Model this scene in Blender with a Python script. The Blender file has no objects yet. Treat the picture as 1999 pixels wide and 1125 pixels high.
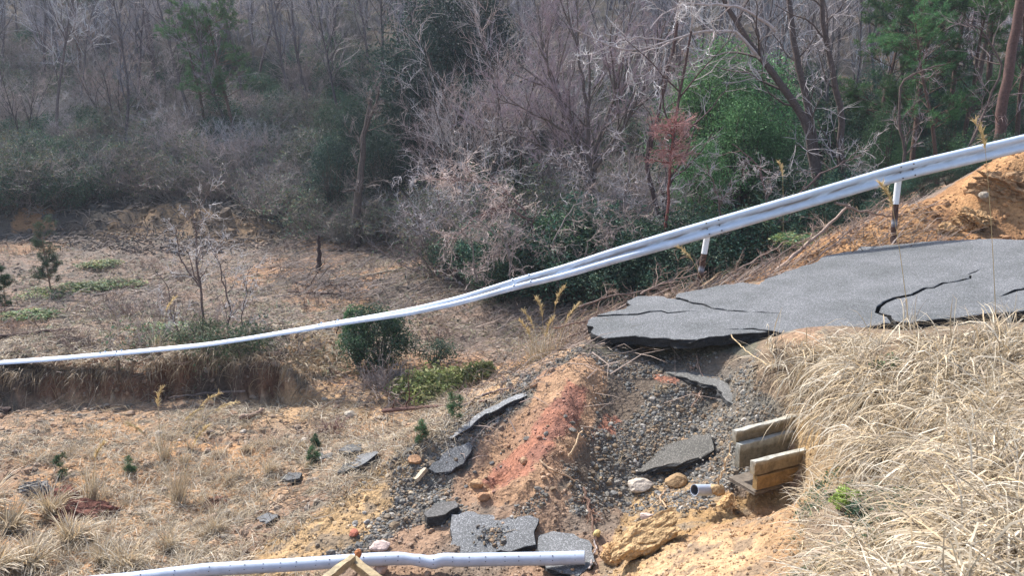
import bpy, math, random
import numpy as np
from mathutils import Vector, Matrix
from mathutils.geometry import delaunay_2d_cdt
random.seed(7)
S = bpy.context.scene
COL = S.collection
# ---------------------------------------------------------------- camera, light, exposure
PITCH = math.radians(11.4); F = 1500.0
cd = bpy.data.cameras.new('camera'); cam = bpy.data.objects.new('camera', cd); COL.objects.link(cam)
cd.sensor_width = 36; cd.lens = 36*F/1999; cd.clip_end = 600; cd.clip_start = .05
cam.rotation_euler = (math.pi/2-PITCH, 0, 0); S.camera = cam
SUN_EL, SUN_AZ = 50, -44            # azimuth: degrees clockwise from +Y (view direction)
W = bpy.data.worlds.new('World'); S.world = W; W.use_nodes = True
nt = W.node_tree; bg = nt.nodes['Background']; sky = nt.nodes.new('ShaderNodeTexSky')
sky.sky_type = 'NISHITA'; sky.sun_disc = False
sky.sun_elevation = math.radians(SUN_EL); sky.sun_rotation = math.radians(SUN_AZ)
sky.air_density = 1.0; sky.dust_density = 2.0; sky.ozone_density = 1.0
nt.links.new(sky.outputs[0], bg.inputs[0]); bg.inputs[1].default_value = .145
sd = bpy.data.lights.new('sun', 'SUN'); sun = bpy.data.objects.new('sun', sd); COL.objects.link(sun)
sd.energy = 3.8; sd.angle = math.radians(2.5); sd.color = (1, .975, .935)
e, a = math.radians(SUN_EL), math.radians(SUN_AZ)
sdir = Vector((math.sin(a)*math.cos(e), math.cos(a)*math.cos(e), math.sin(e)))
sun.rotation_euler = sdir.to_track_quat('Z', 'Y').to_euler()
S.view_settings.view_transform = 'Standard'; S.view_settings.look = 'None'
S.view_settings.exposure = 1.12; S.view_settings.gamma = 1
S.cycles.max_bounces = 4; S.cycles.diffuse_bounces = 2; S.cycles.glossy_bounces = 2; S.cycles.transmission_bounces = 2
S.cycles.transparent_max_bounces = 4
S.cycles.use_adaptive_sampling = True

# ---------------------------------------------------------------- maths helpers
cP, sP = math.cos(PITCH), math.sin(PITCH)
def ray(px, py):
    u = (np.asarray(px, float)-1000)/F; v = (562-np.asarray(py, float))/F
    return u, cP+v*sP, -sP+v*cP
def at(px, py, Y):
    u, yy, zz = ray(px, py); t = Y/yy
    return np.stack([u*t, np.broadcast_to(Y, np.shape(t)).astype(float), zz*t], -1)
def atz(px, py, z):
    u, yy, zz = ray(px, py); t = z/zz
    return np.array([u*t, yy*t, z])
def proj(x, y, z):
    d = y*cP-z*sP; d = np.where(np.abs(d) < .01, .01, d)
    return 1000+F*x/d, 562-F*(y*sP+z*cP)/d
_T = [np.random.RandomState(i).rand(256, 256) for i in range(4)]
def vn(x, y, s=0):
    T = _T[s % 4]; x = np.asarray(x)+17.3*s; y = np.asarray(y)-9.7*s
    xi = np.floor(x).astype(int); yi = np.floor(y).astype(int); fx = x-xi; fy = y-yi
    fx = fx*fx*(3-2*fx); fy = fy*fy*(3-2*fy)
    a_ = T[xi & 255, yi & 255]; b_ = T[(xi+1) & 255, yi & 255]; c_ = T[xi & 255, (yi+1) & 255]; d_ = T[(xi+1) & 255, (yi+1) & 255]
    return (a_*(1-fx)+b_*fx)*(1-fy)+(c_*(1-fx)+d_*fx)*fy
def fbm(x, y, o=4, s=0, g=.5):
    r = 0; am = 1; tot = 0; ca, sa = .8, .6
    for i in range(o):
        r = r+am*vn(x, y, s+i); tot += am; am *= g; x, y = 2.03*(ca*x-sa*y), 2.03*(sa*x+ca*y)
    return r/tot
def sst(a_, b_, x):
    t = np.clip((x-a_)/(b_-a_), 0, 1); return t*t*(3-2*t)
def inpoly(px, py, poly):
    n = len(poly); r = np.zeros(np.shape(px), bool)
    for i in range(n):
        x0, y0 = poly[i]; x1, y1 = poly[(i+1) % n]
        if y0 == y1: continue
        r ^= ((y0 > py) != (y1 > py)) & (px < (x1-x0)*(py-y0)/(y1-y0)+x0)
    return r

# ---------------------------------------------------------------- mesh helpers
class MB:
    def __init__(s): s.v = []; s.f = {}; s.c = []; s.n = 0
    def add(s, v, f, c=(1, 1, 1)):
        v = np.asarray(v, float).reshape(-1, 3); f = np.asarray(f, int)
        s.v.append(v); s.f.setdefault(f.shape[1], []).append(f+s.n)
        s.c.append(np.broadcast_to(np.asarray(c, float), (len(v), 3))); s.n += len(v); return s
    def build(s, name, mat, parent=None, smooth=False, solid=None):
        v = np.concatenate(s.v); c = np.concatenate(s.c)
        me = bpy.data.meshes.new(name); me.vertices.add(len(v)); me.vertices.foreach_set('co', v.astype(np.float32).ravel())
        lv = []; ls = []; lt = []; k0 = 0
        for k, L in s.f.items():
            f = np.concatenate(L); lv.append(f.ravel()); ls.append(k0+np.arange(len(f))*k); lt.append(np.full(len(f), k)); k0 += f.size
        lv = np.concatenate(lv); ls = np.concatenate(ls); lt = np.concatenate(lt)
        me.loops.add(len(lv)); me.loops.foreach_set('vertex_index', lv.astype(np.int32))
        me.polygons.add(len(ls)); me.polygons.foreach_set('loop_start', ls.astype(np.int32)); me.polygons.foreach_set('loop_total', lt.astype(np.int32))
        me.polygons.foreach_set('use_smooth', np.full(len(ls), smooth))
        at_ = me.color_attributes.new('Col', 'FLOAT_COLOR', 'POINT')
        at_.data.foreach_set('color', np.concatenate([c, np.ones((len(c), 1))], 1).astype(np.float32).ravel())
        me.update(calc_edges=True); me.validate(); me.materials.append(mat)
        o = bpy.data.objects.new(name, me); COL.objects.link(o)
        if parent is not None: o.parent = parent
        return o
def tag(o, label=None, cat=None, group=None, kind=None):
    for k, v in (('label', label), ('category', cat), ('group', group), ('kind', kind)):
        if v: o[k] = v
    return o
def empty(name, loc=(0, 0, 0), label=None, cat=None, group=None):
    o = bpy.data.objects.new(name, None); COL.objects.link(o); o.location = loc; o.empty_display_size = .1
    return tag(o, label, cat, group)
def copy_tree(o, parent=None):
    c = o.copy(); COL.objects.link(c); c.parent = parent
    for ch in list(o.children): copy_tree(ch, c)
    return c
def tubes(mb, P, R, k=5, col=(1, 1, 1), cap=False):
    """P (B,n,3) polylines, R (B,n) radii -> tubes"""
    P = np.asarray(P, float); R = np.asarray(R, float)
    if P.ndim == 2: P = P[None]; R = R[None]
    B, n, _ = P.shape
    T = np.gradient(P, axis=1); T /= np.linalg.norm(T, axis=2, keepdims=True)+1e-9
    m = T.mean(1); ref = np.where(np.abs(m[:, 2:3]) > .75, np.array([[1., 0, 0]]), np.array([[0, 0, 1.]]))[:, None, :]
    A = np.cross(T, ref); A /= np.linalg.norm(A, axis=2, keepdims=True)+1e-9; Bv = np.cross(T, A)
    an = np.arange(k)*2*math.pi/k
    V = P[:, :, None, :]+R[:, :, None, None]*(np.cos(an)[None, None, :, None]*A[:, :, None, :]+np.sin(an)[None, None, :, None]*Bv[:, :, None, :])
    idx = np.arange(B*n*k).reshape(B, n, k); nx = np.roll(idx, -1, 2)
    Fq = np.stack([idx[:, :-1], nx[:, :-1], nx[:, 1:], idx[:, 1:]], -1).reshape(-1, 4)
    c = np.asarray(col, float)
    if c.ndim == 2: c = np.repeat(c, n*k, 0)
    mb.add(V.reshape(-1, 3), Fq, c)
    if cap:
        mb.f.setdefault(k, []).append(np.concatenate([idx[:, 0, ::-1], idx[:, -1, :]])+mb.n-B*n*k)
def twigs(mb, P, r, col=(1, 1, 1)):
    """P (B,3,3) base, mid, tip -> three sided tapering twigs"""
    B = len(P); r = np.broadcast_to(np.asarray(r, float), (B,))
    t = P[:, 2]-P[:, 0]; t /= np.linalg.norm(t, axis=1, keepdims=True)+1e-9
    ref = np.where(np.abs(t[:, 2:3]) > .8, np.array([[1., 0, 0]]), np.array([[0, 0, 1.]]))
    A = np.cross(t, ref); A /= np.linalg.norm(A, axis=1, keepdims=True)+1e-9; Bv = np.cross(t, A)
    V = np.zeros((B, 7, 3))
    for i in range(3):
        d = math.cos(i*2.094)*A+math.sin(i*2.094)*Bv
        V[:, i] = P[:, 0]+d*r[:, None]; V[:, 3+i] = P[:, 1]+d*r[:, None]*.65
    V[:, 6] = P[:, 2]; o = (np.arange(B)*7)[:, None]
    q = np.concatenate([o+np.array([[i, (i+1) % 3, 3+(i+1) % 3, 3+i]]) for i in range(3)])
    tr = np.concatenate([o+np.array([[3+i, 3+(i+1) % 3, 6]]) for i in range(3)])
    c = np.asarray(col, float)
    if c.ndim == 2: c = np.repeat(c, 7, 0)
    mb.add(V.reshape(-1, 3), q, c); mb.f.setdefault(3, []).append(tr+mb.n-B*7)
def leaves(mb, C, L, w, D, N, col, fold=.25):
    """rhombic folded leaves: centre C, length L, width ratio w, direction D, normal N"""
    B = len(C); L = np.broadcast_to(np.asarray(L, float), (B,))[:, None]
    D = D/(np.linalg.norm(D, axis=1, keepdims=True)+1e-9); X = np.cross(D, N); X /= np.linalg.norm(X, axis=1, keepdims=True)+1e-9
    Nn = np.cross(X, D)
    V = np.stack([C-D*L*.5, C+X*L*w*.5+Nn*L*w*fold, C+D*L*.5-Nn*L*.12, C-X*L*w*.5+Nn*L*w*fold], 1)
    o = (np.arange(B)*4)[:, None]
    mb.add(V.reshape(-1, 3), np.concatenate([o+[[0, 1, 2]], o+[[0, 2, 3]]]), np.repeat(np.broadcast_to(col, (B, 3)), 4, 0))
def rnd(n, rs): 
    v = rs.normal(size=(n, 3)); return v/np.linalg.norm(v, axis=1, keepdims=True)
_ico = {}
def ico(sub):
    if sub not in _ico:
        import bmesh
        b = bmesh.new(); bmesh.ops.create_icosphere(b, subdivisions=sub, radius=1); b.verts.ensure_lookup_table()
        _ico[sub] = (np.array([v.co[:] for v in b.verts]), np.array([[v.index for v in f.verts] for f in b.faces])); b.free()
    return _ico[sub]
def rocks(mb, C, Sz, col, rs, sub=1, jag=.28):
    """angular stones at C (B,3) with half sizes Sz (B,3)"""
    V, Fc = ico(sub); B = len(C); nv = len(V)
    Q = V[None]*(1+rs.uniform(-jag, jag, (B, nv, 1))); Q = np.clip(Q, -.82, .82)*Sz[:, None, :]
    a1 = rs.uniform(0, 6.28, B); a2 = rs.normal(0, .4, B)
    x, y, z = Q[..., 0], Q[..., 1], Q[..., 2]
    y, z = y*np.cos(a2)[:, None]-z*np.sin(a2)[:, None], y*np.sin(a2)[:, None]+z*np.cos(a2)[:, None]
    x, y = x*np.cos(a1)[:, None]-y*np.sin(a1)[:, None], x*np.sin(a1)[:, None]+y*np.cos(a1)[:, None]
    Vv = np.stack([x, y, z], -1)+C[:, None, :]
    mb.add(Vv.reshape(-1, 3), (Fc[None]+(np.arange(B)*nv)[:, None, None]).reshape(-1, 3), np.repeat(np.broadcast_to(col, (B, 3)), nv, 0))

# ---------------------------------------------------------------- materials
def mat(name, c1=None, c2=None, rough=.8, scale=8, bump=.3, bscale=40, attr=True, orand=0, spec=.3, trans=0, metal=0, speck=0, bdist=.02, lo=.6):
    """procedural: (vertex colour x) mix of c1/c2 by noise, bump by noise, per object variation"""
    m = bpy.data.materials.new(name); m.use_nodes = True; n = m.node_tree; N = n.nodes; Lk = n.links.new
    b = N['Principled BSDF']; b.inputs['Roughness'].default_value = rough; b.inputs['Metallic'].default_value = metal
    b.inputs['Specular IOR Level'].default_value = spec
    tc = N.new('ShaderNodeNewGeometry')
    no = N.new('ShaderNodeTexNoise'); no.inputs['Scale'].default_value = scale; no.inputs['Detail'].default_value = 6; no.inputs['Roughness'].default_value = .65
    Lk(tc.outputs['Position'], no.inputs['Vector'])
    rp = N.new('ShaderNodeMapRange'); rp.inputs[1].default_value = .32; rp.inputs[2].default_value = .68; Lk(no.outputs[0], rp.inputs[0])
    mx = N.new('ShaderNodeMix'); mx.data_type = 'RGBA'; Lk(rp.outputs[0], mx.inputs[0])
    mx.inputs[6].default_value = (*(c1 or (lo, lo, lo)), 1); mx.inputs[7].default_value = (*(c2 or (1.25, 1.25, 1.25)), 1)
    out = mx.outputs[2]
    def mul(o1, o2):
        q = N.new('ShaderNodeMix'); q.data_type = 'RGBA'; q.blend_type = 'MULTIPLY'; q.inputs[0].default_value = 1; Lk(o1, q.inputs[6]); Lk(o2, q.inputs[7]); return q.outputs[2]
    if attr:
        at_ = N.new('ShaderNodeAttribute'); at_.attribute_name = 'Col'; out = mul(out, at_.outputs['Color'])
    if orand:
        oi = N.new('ShaderNodeObjectInfo'); r = N.new('ShaderNodeValToRGB'); Lk(oi.outputs['Random'], r.inputs[0])
        r.color_ramp.elements[0].color = (1-orand*.8, 1-orand, 1-orand*.9, 1); r.color_ramp.elements[1].color = (1+orand*.9, 1+orand, 1+orand*1.1, 1)
        el = r.color_ramp.elements.new(.5); el.color = (1+orand*.5, 1-orand*.1, 1-orand*.3, 1)
        out = mul(out, r.outputs[0])
    if speck:
        n2 = N.new('ShaderNodeTexVoronoi'); n2.inputs['Scale'].default_value = speck; Lk(tc.outputs['Position'], n2.inputs['Vector'])
        sc = N.new('ShaderNodeSeparateColor'); Lk(n2.outputs['Color'], sc.inputs[0])
        r2 = N.new('ShaderNodeValToRGB'); Lk(sc.outputs[0], r2.inputs[0]); r2.color_ramp.elements[0].color = (.6, .6, .62, 1); r2.color_ramp.elements[0].position = .1
        r2.color_ramp.elements[1].color = (2.1, 2.1, 2.15, 1); r2.color_ramp.elements[1].position = 1
        el = r2.color_ramp.elements.new(.72); el.color = (.95, .95, .95, 1)
        out = mul(out, r2.outputs[0])
    Lk(out, b.inputs['Base Color'])
    if bump:
        n3 = N.new('ShaderNodeTexNoise'); n3.inputs['Scale'].default_value = bscale; n3.inputs['Detail'].default_value = 5; Lk(tc.outputs['Position'], n3.inputs['Vector'])
        bp = N.new('ShaderNodeBump'); bp.inputs['Strength'].default_value = bump; bp.inputs['Distance'].default_value = bdist
        Lk(n3.outputs[0], bp.inputs['Height']); Lk(bp.outputs[0], b.inputs['Normal'])
    if trans:
        t = N.new('ShaderNodeBsdfTranslucent'); Lk(out, t.inputs[0]); ms = N.new('ShaderNodeMixShader'); ms.inputs[0].default_value = trans
        Lk(b.outputs[0], ms.inputs[1]); Lk(t.outputs[0], ms.inputs[2]); Lk(ms.outputs[0], N['Material Output'].inputs[0])
    return m
M_ground = mat('soil_mat', rough=.95, scale=14, bump=.9, bscale=22, bdist=.05, spec=.15, lo=.62)
M_stone = mat('stone_mat', rough=.85, scale=30, bump=.5, bscale=60)
M_asph = mat('asphalt_mat', (.7, .72, .70), (1.15, 1.15, 1.15), rough=.85, scale=1.3, bump=.5, bscale=130, bdist=.008, speck=100, spec=.35)
M_paint = mat('rail_mat', (.9, .9, .9), (1.08, 1.08, 1.08), rough=.38, scale=5, bump=.08, bscale=18, spec=.5)
M_plain = mat('dull_mat', rough=.7, scale=16, bump=.3, bscale=50)
M_pvc = mat('pvc_mat', (.85, .85, .85), (1.08, 1.08, 1.08), rough=.4, scale=6, bump=.05, bscale=20, spec=.5)
M_grass = mat('straw_mat', (.75, .75, .75), (1.2, 1.2, 1.2), rough=.55, scale=4, bump=0, trans=.25, spec=.3)
M_bark = mat('bark_mat', rough=.9, scale=18, bump=.6, bscale=35, orand=.28)
M_twig = mat('twig_mat', (.85, .85, .85), (1.12, 1.12, 1.12), rough=.85, scale=1.2, bump=0, orand=.28)
M_leaf = mat('leaf_mat', (.6, .6, .6), (1.25, 1.25, 1.25), rough=.62, scale=1.2, bump=0, orand=.3, trans=.25, spec=.3)

# ---------------------------------------------------------------- terrain
def ZR(x, y): return -3.45+.14*x+.06*(y-12)          # broken road's plane
CPZ = [  # pixel x, pixel y, height: points that lie on the ground
 (-700,1125,-5.3),(-300,1125,-5.3),(0,1125,-5.3),(300,1125,-5.25),(480,1125,-5.15),(0,1000,-5.4),(300,1000,-5.55),(470,1010,-5.55),(120,1010,-5.65),
 (0,900,-5.4),(300,900,-5.5),(560,930,-5.5),(0,810,-5.5),(300,820,-5.55),(600,800,-5.45),(740,850,-5.4),(850,790,-5.3),(700,720,-5.25),(900,710,-5.2),
 (1080,650,-5.0),(1000,600,-4.95),(1130,600,-4.7),(700,600,-5.05),(500,640,-5.05),(0,600,-4.95),(300,560,-4.95),(600,520,-4.9),(850,560,-4.9),(0,500,-4.7),(300,480,-4.6),
 (500,1090,-5.3),(600,1020,-5.0),(700,950,-4.75),(790,890,-4.5),(880,850,-4.3),(1020,770,-3.9),(1100,722,-3.62),(1150,690,-3.44),
 (600,1125,-5.1),(700,1060,-4.95),(800,980,-4.8),(800,1060,-4.9),(880,950,-4.72),(880,1050,-4.85),(880,1125,-4.88),(1000,860,-4.35),(1000,950,-4.6),(1000,1050,-4.75),(1050,1125,-4.85),
 (1150,900,-4.42),(1150,1000,-4.62),(1130,1080,-4.75),
 (1180,700,-3.5),(1300,700,-3.58),(1230,745,-3.75),(1300,765,-3.82),(1300,800,-4.0),(1300,880,-4.4),(1290,940,-4.68),(1200,800,-4.08),(1200,880,-4.4),(1130,745,-3.68),(1090,800,-3.88),(1050,870,-4.12),(1000,935,-4.38),(1400,700,-3.4),(1400,800,-3.95),(1400,900,-4.25),
 (1470,700,-3.15),(1470,780,-3.5),(1500,700,-3.0),(1420,960,-4.3),(1460,940,-4.2),(1540,960,-4.2),
 (1230,1010,-4.85),(1310,975,-4.6),(1200,1125,-4.5),(1350,1060,-4.2),(1350,1125,-4.05),(1450,1020,-4.05),(1500,1125,-3.6),(1540,1000,-3.85),
 (1560,700,-2.9),(1620,850,-3.35),(1600,930,-3.65),
 (1650,640,-2.7),(1650,750,-2.85),(1700,850,-2.95),(1650,1000,-3.1),(1650,1125,-3.0),(1800,650,-2.55),(1800,800,-2.65),(1800,1000,-2.6),(1800,1125,-2.5),
 (1999,640,-2.4),(1999,800,-2.35),(1999,1125,-2.1),(2400,900,-1.9),(2400,660,-2.0)]
pts = [atz(*c) for c in CPZ]
for px, py, Y in [(1600,465,17.0),(1680,435,17.1),(1755,403,17.1),(1900,366,17.1),(1960,338,16.7),(1999,318,16.7),(1999,405,16.25),(1999,462,15.7),(1890,440,16.3),(1755,470,15.8),(1400,560,15.8),(1500,530,16.1),
                  (1330,575,15.2),(1590,800,9.0),(1590,860,8.6),(1580,935,8.25),(2300,250,16.6),(1100,690,13.2),(1200,640,13.5)]:
    pts.append(at(px, py, Y))
pts += [np.array(p, float) for p in [(0,-1,-1.7),(0,2,-2.4),(0,4,-3.6),(.2,5,-4.0),(-3,4,-4.9),(-6,2,-5),(3,0,-1.6),(5,-4,-1.4),(-6,-4,-1.8),(-14,5,-5.2),(12,3,-1.5),
       (-14,12,-5.4),(2.2,17.5,-4.2),(5,18,-4.1),(8,19,-3),(2.5,14.6,-3.75)]]
for x, y in [(2.6,13),(4,12),(4,14.6),(6,11.6),(6,15),(8,11),(8,15),(10,11),(10,14.8),(13,12),(13,15),(2.2,12.3),(3,12),(5,11.3),(5,14.9),(9,13),(7,13)]:
    pts.append(np.array([x, y, ZR(x, y)-.27]))
for p, Yf, zf, s1, s2 in [(-700,36,-4.3,.40,.4),(0,37,-4.3,.42,.42),(300,39,-4.2,.42,.42),(600,37,-4.4,.40,.45),(800,31,-4.6,.33,.45),(1000,25,-4.8,.22,.45),(1300,21.5,-4.2,.12,.45),
                     (1600,21,-2.9,.05,.42),(2000,21,-1.1,.05,.4),(2700,21,-.5,.05,.4)]:
    for dY in (0, 6, 14, 28, 45, 70, 100):
        Y = Yf+dY; z = zf+s1*min(dY, 14)+s2*max(0, dY-14)
        pts.append(np.array([(p-1000)/F*(Y*cP-z*sP), Y, z]))
pts = np.array(pts)
CE = .35
def _phi(X, Q): return np.sqrt(((X[:, None, :]-Q[None])**2).sum(-1)+CE*CE)
NP_ = len(pts); n_ = NP_; A = np.zeros((n_+3, n_+3)); A[:n_, :n_] = -_phi(pts[:, :2], pts[:, :2])+np.eye(n_)*.004
A[:n_, n_] = 1; A[:n_, n_+1:] = pts[:, :2]; A[n_, :n_] = 1; A[n_+1:, :n_] = pts[:, :2].T
Wt = np.linalg.solve(A, np.concatenate([pts[:, 2], [0, 0, 0]]))
def hbase(x, y):
    sh = np.shape(x); X = np.stack([np.ravel(x), np.ravel(y)], 1).astype(float); r = np.empty(len(X))
    for i in range(0, len(X), 20000):
        q = X[i:i+20000]; r[i:i+20000] = -_phi(q, pts[:, :2])@Wt[:NP_]+Wt[NP_]+q@Wt[NP_+1:]
    return r.reshape(sh)
roadpoly = [(1.2,11.6),(2.2,15),(8,15.7),(16,15.7),(16,9.6),(7,10),(3.7,10.7)]
def height(x, y, fine=True):
    x = np.asarray(x, float); y = np.asarray(y, float)
    h = hbase(x, y)
    # washed out bank under the fallen rail: a turf shelf with a steep broken face
    xe = -3.9; k = (.55+.9*fbm(x*.5, y*0+8, 2, 1))*sst(xe+.3, xe-1.1, x)*sst(15.4, 15.75, y+1.1*(fbm(x*.9, y*.4+3, 4, 2)-.5)+.5*(fbm(x*3.5, y*1.5, 3, 0)-.5))*sst(22, 17, y)
    h = h+.62*k-.12*sst(14.2, 15.2, y)*sst(16.5, 15.6, y)*sst(xe+.3, xe-1.1, x)
    # ochre scar at the hill foot
    h = h+1.3*np.exp(-((x+16)/6.5)**2)*sst(34.6, 37, y+2.4*(fbm(x*.35, y*.2, 3, 2)-.5))*sst(60, 40, y)*(.6+.8*fbm(x*.4, y*.1, 3, 1))+1.0*np.exp(-((x+24.5)/2.2)**2)*sst(34.5, 35.5, y)*sst(50, 38, y)
    if fine:
        road = sst(-.2, .5, -np.maximum.reduce([1.0-x, y-15.6, 9.9-y+.0*x]))
        am = 1-.85*road; far = sst(25, 45, y)
        h = h+am*(.16*(fbm(x*.9, y*.9, 3, 1)-.5)+.22*(.5-np.abs(fbm(x*2.3, y*2.3, 4, 2, .6)-.5)*4)*.35*(1-.4*far)+.05*(fbm(x*9, y*9, 3, 3, .7)-.5)+far*1.3*(fbm(x*.22, y*.22, 4, 1)-.5)+.5*sst(17, 22, y)*(fbm(x*.45, y*.45, 4, 3)-.5))
    return h
def hit(px, py, fine=True):
    u, yy, zz = ray(px, py); Ys = np.concatenate([np.arange(2.5, 30, .04), np.arange(30, 110, .25)])
    t = Ys/yy; d = zz*t-height(u*t, Ys, fine); i = np.argmax(d < 0)
    if i == 0: i = len(Ys)-1
    f = d[i-1]/(d[i-1]-d[i]+1e-9); Y = Ys[i-1]+f*(Ys[i]-Ys[i-1]); t = Y/yy
    return np.array([u*t, Y, zz*t])
def ground(px, Y, dz=0):
    x = (px-1000)/F*Y
    for _ in range(3):
        z = float(height(np.array([x]), np.array([Y]))[0]); x = (px-1000)/F*(Y*cP-z*sP)
    return np.array([x, Y, z+dz])
# ---------------------------------------------------------------- ground mesh, coloured by soil
az = np.concatenate([np.arange(-math.pi, -.75, .06), np.arange(-.72, .72, .0034), np.arange(.75, math.pi-.03, .06)])
rr = np.exp(np.concatenate([np.arange(0, math.log(30), .0047), np.arange(math.log(30), math.log(210), .007)]))
Rg, Ag = np.meshgrid(rr, az, indexing='ij'); GX = Rg*np.sin(Ag); GY = Rg*np.cos(Ag); GZ = height(GX, GY)
PX, PY = proj(GX, GY, GZ)
wx = (fbm(GX*2.2, GY*2.2, 4, 0)-.5)*90; wy = (fbm(GX*2.2+50, GY*2.2, 4, 1)-.5)*70
vis = (GY > 2)
def zone(poly, y0, y1, warp=1): return inpoly(PX+wx*warp, PY+wy*warp, poly) & vis & (GY > y0) & (GY < y1)
def c3(*v): return np.array(v)
nz = fbm(GX*1.3, GY*1.3, 4, 2)[..., None]; n2 = fbm(GX*6, GY*6, 3, 0)[..., None]; n4 = fbm(GX*.35, GY*.35, 3, 3)[..., None]
def two(a_, b_, n, lo=.4, hi=.6): t = np.clip((n-lo)/(hi-lo), 0, 1); return a_*(1-t)+b_*t
floor = two(c3(.36,.235,.145), c3(.23,.15,.10), nz); floor = two(floor, c3(.44,.255,.13), n4, .50, .60); floor = two(floor, c3(.17,.14,.105), n2, .54, .66)
back = two(c3(.17,.13,.105), c3(.25,.175,.13), nz); back = two(back, c3(.15,.125,.10), n2, .5, .62); back = two(back, c3(.33,.20,.12), n4, .56, .66)
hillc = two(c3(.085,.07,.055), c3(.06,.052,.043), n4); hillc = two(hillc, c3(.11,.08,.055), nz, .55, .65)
C = floor.copy()
def put(m, col): C[m] = np.broadcast_to(col, C.shape)[m]
put((GY > 15.8) & vis, back)
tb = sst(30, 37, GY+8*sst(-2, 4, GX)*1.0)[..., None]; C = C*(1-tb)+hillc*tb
ochre = two(c3(.39,.26,.135), c3(.30,.19,.09), nz); ochre = two(ochre, c3(.22,.165,.11), n2, .54, .66); tan = two(c3(.43,.285,.16), c3(.31,.19,.10), nz); tan = two(tan, c3(.24,.17,.11), n2, .56, .68)
gravelc = two(c3(.15,.135,.11), c3(.20,.165,.125), n2); redc = two(c3(.33,.15,.095), c3(.24,.115,.08), n2); spurc = two(c3(.27,.175,.115), c3(.185,.14,.105), nz)
grassoil = two(c3(.17,.125,.085), c3(.22,.16,.11), nz)
put(zone([(190,470),(240,405),(330,395),(420,410),(540,440),(540,470),(300,480)], 33, 44, .3), two(c3(.27,.175,.10), c3(.17,.12,.08), nz))
put(zone([(20,450),(40,405),(100,405),(120,450)], 32, 44, .3), c3(.30,.16,.08))
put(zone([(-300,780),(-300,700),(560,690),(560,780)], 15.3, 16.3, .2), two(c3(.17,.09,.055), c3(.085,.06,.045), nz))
put(zone([(560,740),(560,650),(680,640),(650,720)], 12, 24, .5), tan)
put(zone([(780,720),(1010,720),(980,790),(560,860),(480,790)], 11.5, 18, .6), two(c3(.42,.27,.15), c3(.30,.21,.14), nz))
# the spur of road base
put(zone([(480,1100),(1150,680),(1480,660),(1560,960),(1500,1300),(300,1300)], 5, 12.6, .0), spurc)
put(zone([(600,1040),(780,880),(880,830),(1150,670),(1190,720),(1080,740),(950,850),(850,1000),(700,1090),(600,1090)], 5, 12.8, .6), gravelc)
put(zone([(430,1125),(520,1070),(770,890),(800,900),(790,960),(720,1040),(640,1085),(560,1140)], 5, 12.6, .35), ochre)
put(zone([(1150,640),(1500,640),(1500,740),(1150,740)], 7, 13, .3), two(c3(.13,.12,.085), c3(.10,.09,.07), n2))
put(zone([(1120,700),(1480,690),(1540,760),(1540,900),(1200,960),(1090,960),(1140,860),(1180,780)], 7, 12.6, .4), two(c3(.15,.115,.085), c3(.10,.085,.07), nz))
put(zone([(1180,860),(1330,720),(1540,720),(1540,930),(1400,950),(1200,1000),(1120,1000)], 6, 12.6, .8), gravelc)
put(zone([(1060,730),(1150,690),(1190,720),(1170,790),(1110,900),(1050,980),(950,990),(900,960),(980,860)], 6, 12.8, .5), two(c3(.36,.22,.13), c3(.27,.16,.10), nz))
put(zone([(1115,745),(1155,760),(1100,860),(1040,920),(960,960),(930,950),(1040,850)], 6, 12.6, .6), redc)
put(zone([(1180,810),(1215,815),(1190,850),(1150,850)], 6, 12.6, .4), redc)
put(zone([(1290,715),(1420,715),(1460,800),(1380,800)], 6, 12.6, .5), two(c3(.15,.125,.10), c3(.11,.10,.085), n2))
put(zone([(1280,730),(1330,735),(1320,750),(1280,745)], 6, 12.6, .3), redc)
put(zone([(1160,1140),(1190,1060),(1240,960),(1330,930),(1440,970),(1560,960),(1640,880),(1650,1000),(1540,1125)], 3, 11, .3), ochre)
put(zone([(1200,1300),(1250,1110),(1350,1040),(1500,990),(1560,985),(1560,1060),(1500,1300)], 3, 11, .3), tan*1.08)
put(zone([(1540,770),(1620,780),(1660,880),(1570,960),(1550,860)], 5, 11, .3), two(c3(.36,.24,.12), c3(.27,.19,.11), nz))
put(zone([(1480,640),(1640,740),(1560,790),(1480,760)], 7, 12, .4), grassoil)
put(zone([(1600,560),(2600,560),(2600,1400),(1560,1400),(1570,1000),(1700,900),(1630,760)], 0, 11, .6), grassoil)
put((GY > 15.0) & (GY < 17.9) & (GX > 3.9+.5*(GY-15)), two(c3(.42,.235,.11), c3(.27,.145,.07), nz))
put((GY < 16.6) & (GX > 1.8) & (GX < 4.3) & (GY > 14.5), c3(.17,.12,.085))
put((Rg < 4) & (GX > -3), grassoil)
GC = C
grav_mask = (np.abs(C-gravelc).sum(-1) < .02)
mb = MB(); nr, na = Rg.shape; ix = np.arange(nr*na).reshape(nr, na); nx_ = np.roll(ix, -1, 1)
mb.add(np.stack([GX, GY, GZ], -1).reshape(-1, 3), np.stack([ix[:-1], nx_[:-1], nx_[1:], ix[1:]], -1).reshape(-1, 4)[:, ::-1], GC.reshape(-1, 3))
g = mb.build('ground', M_ground, smooth=True); tag(g, kind='structure')

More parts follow.
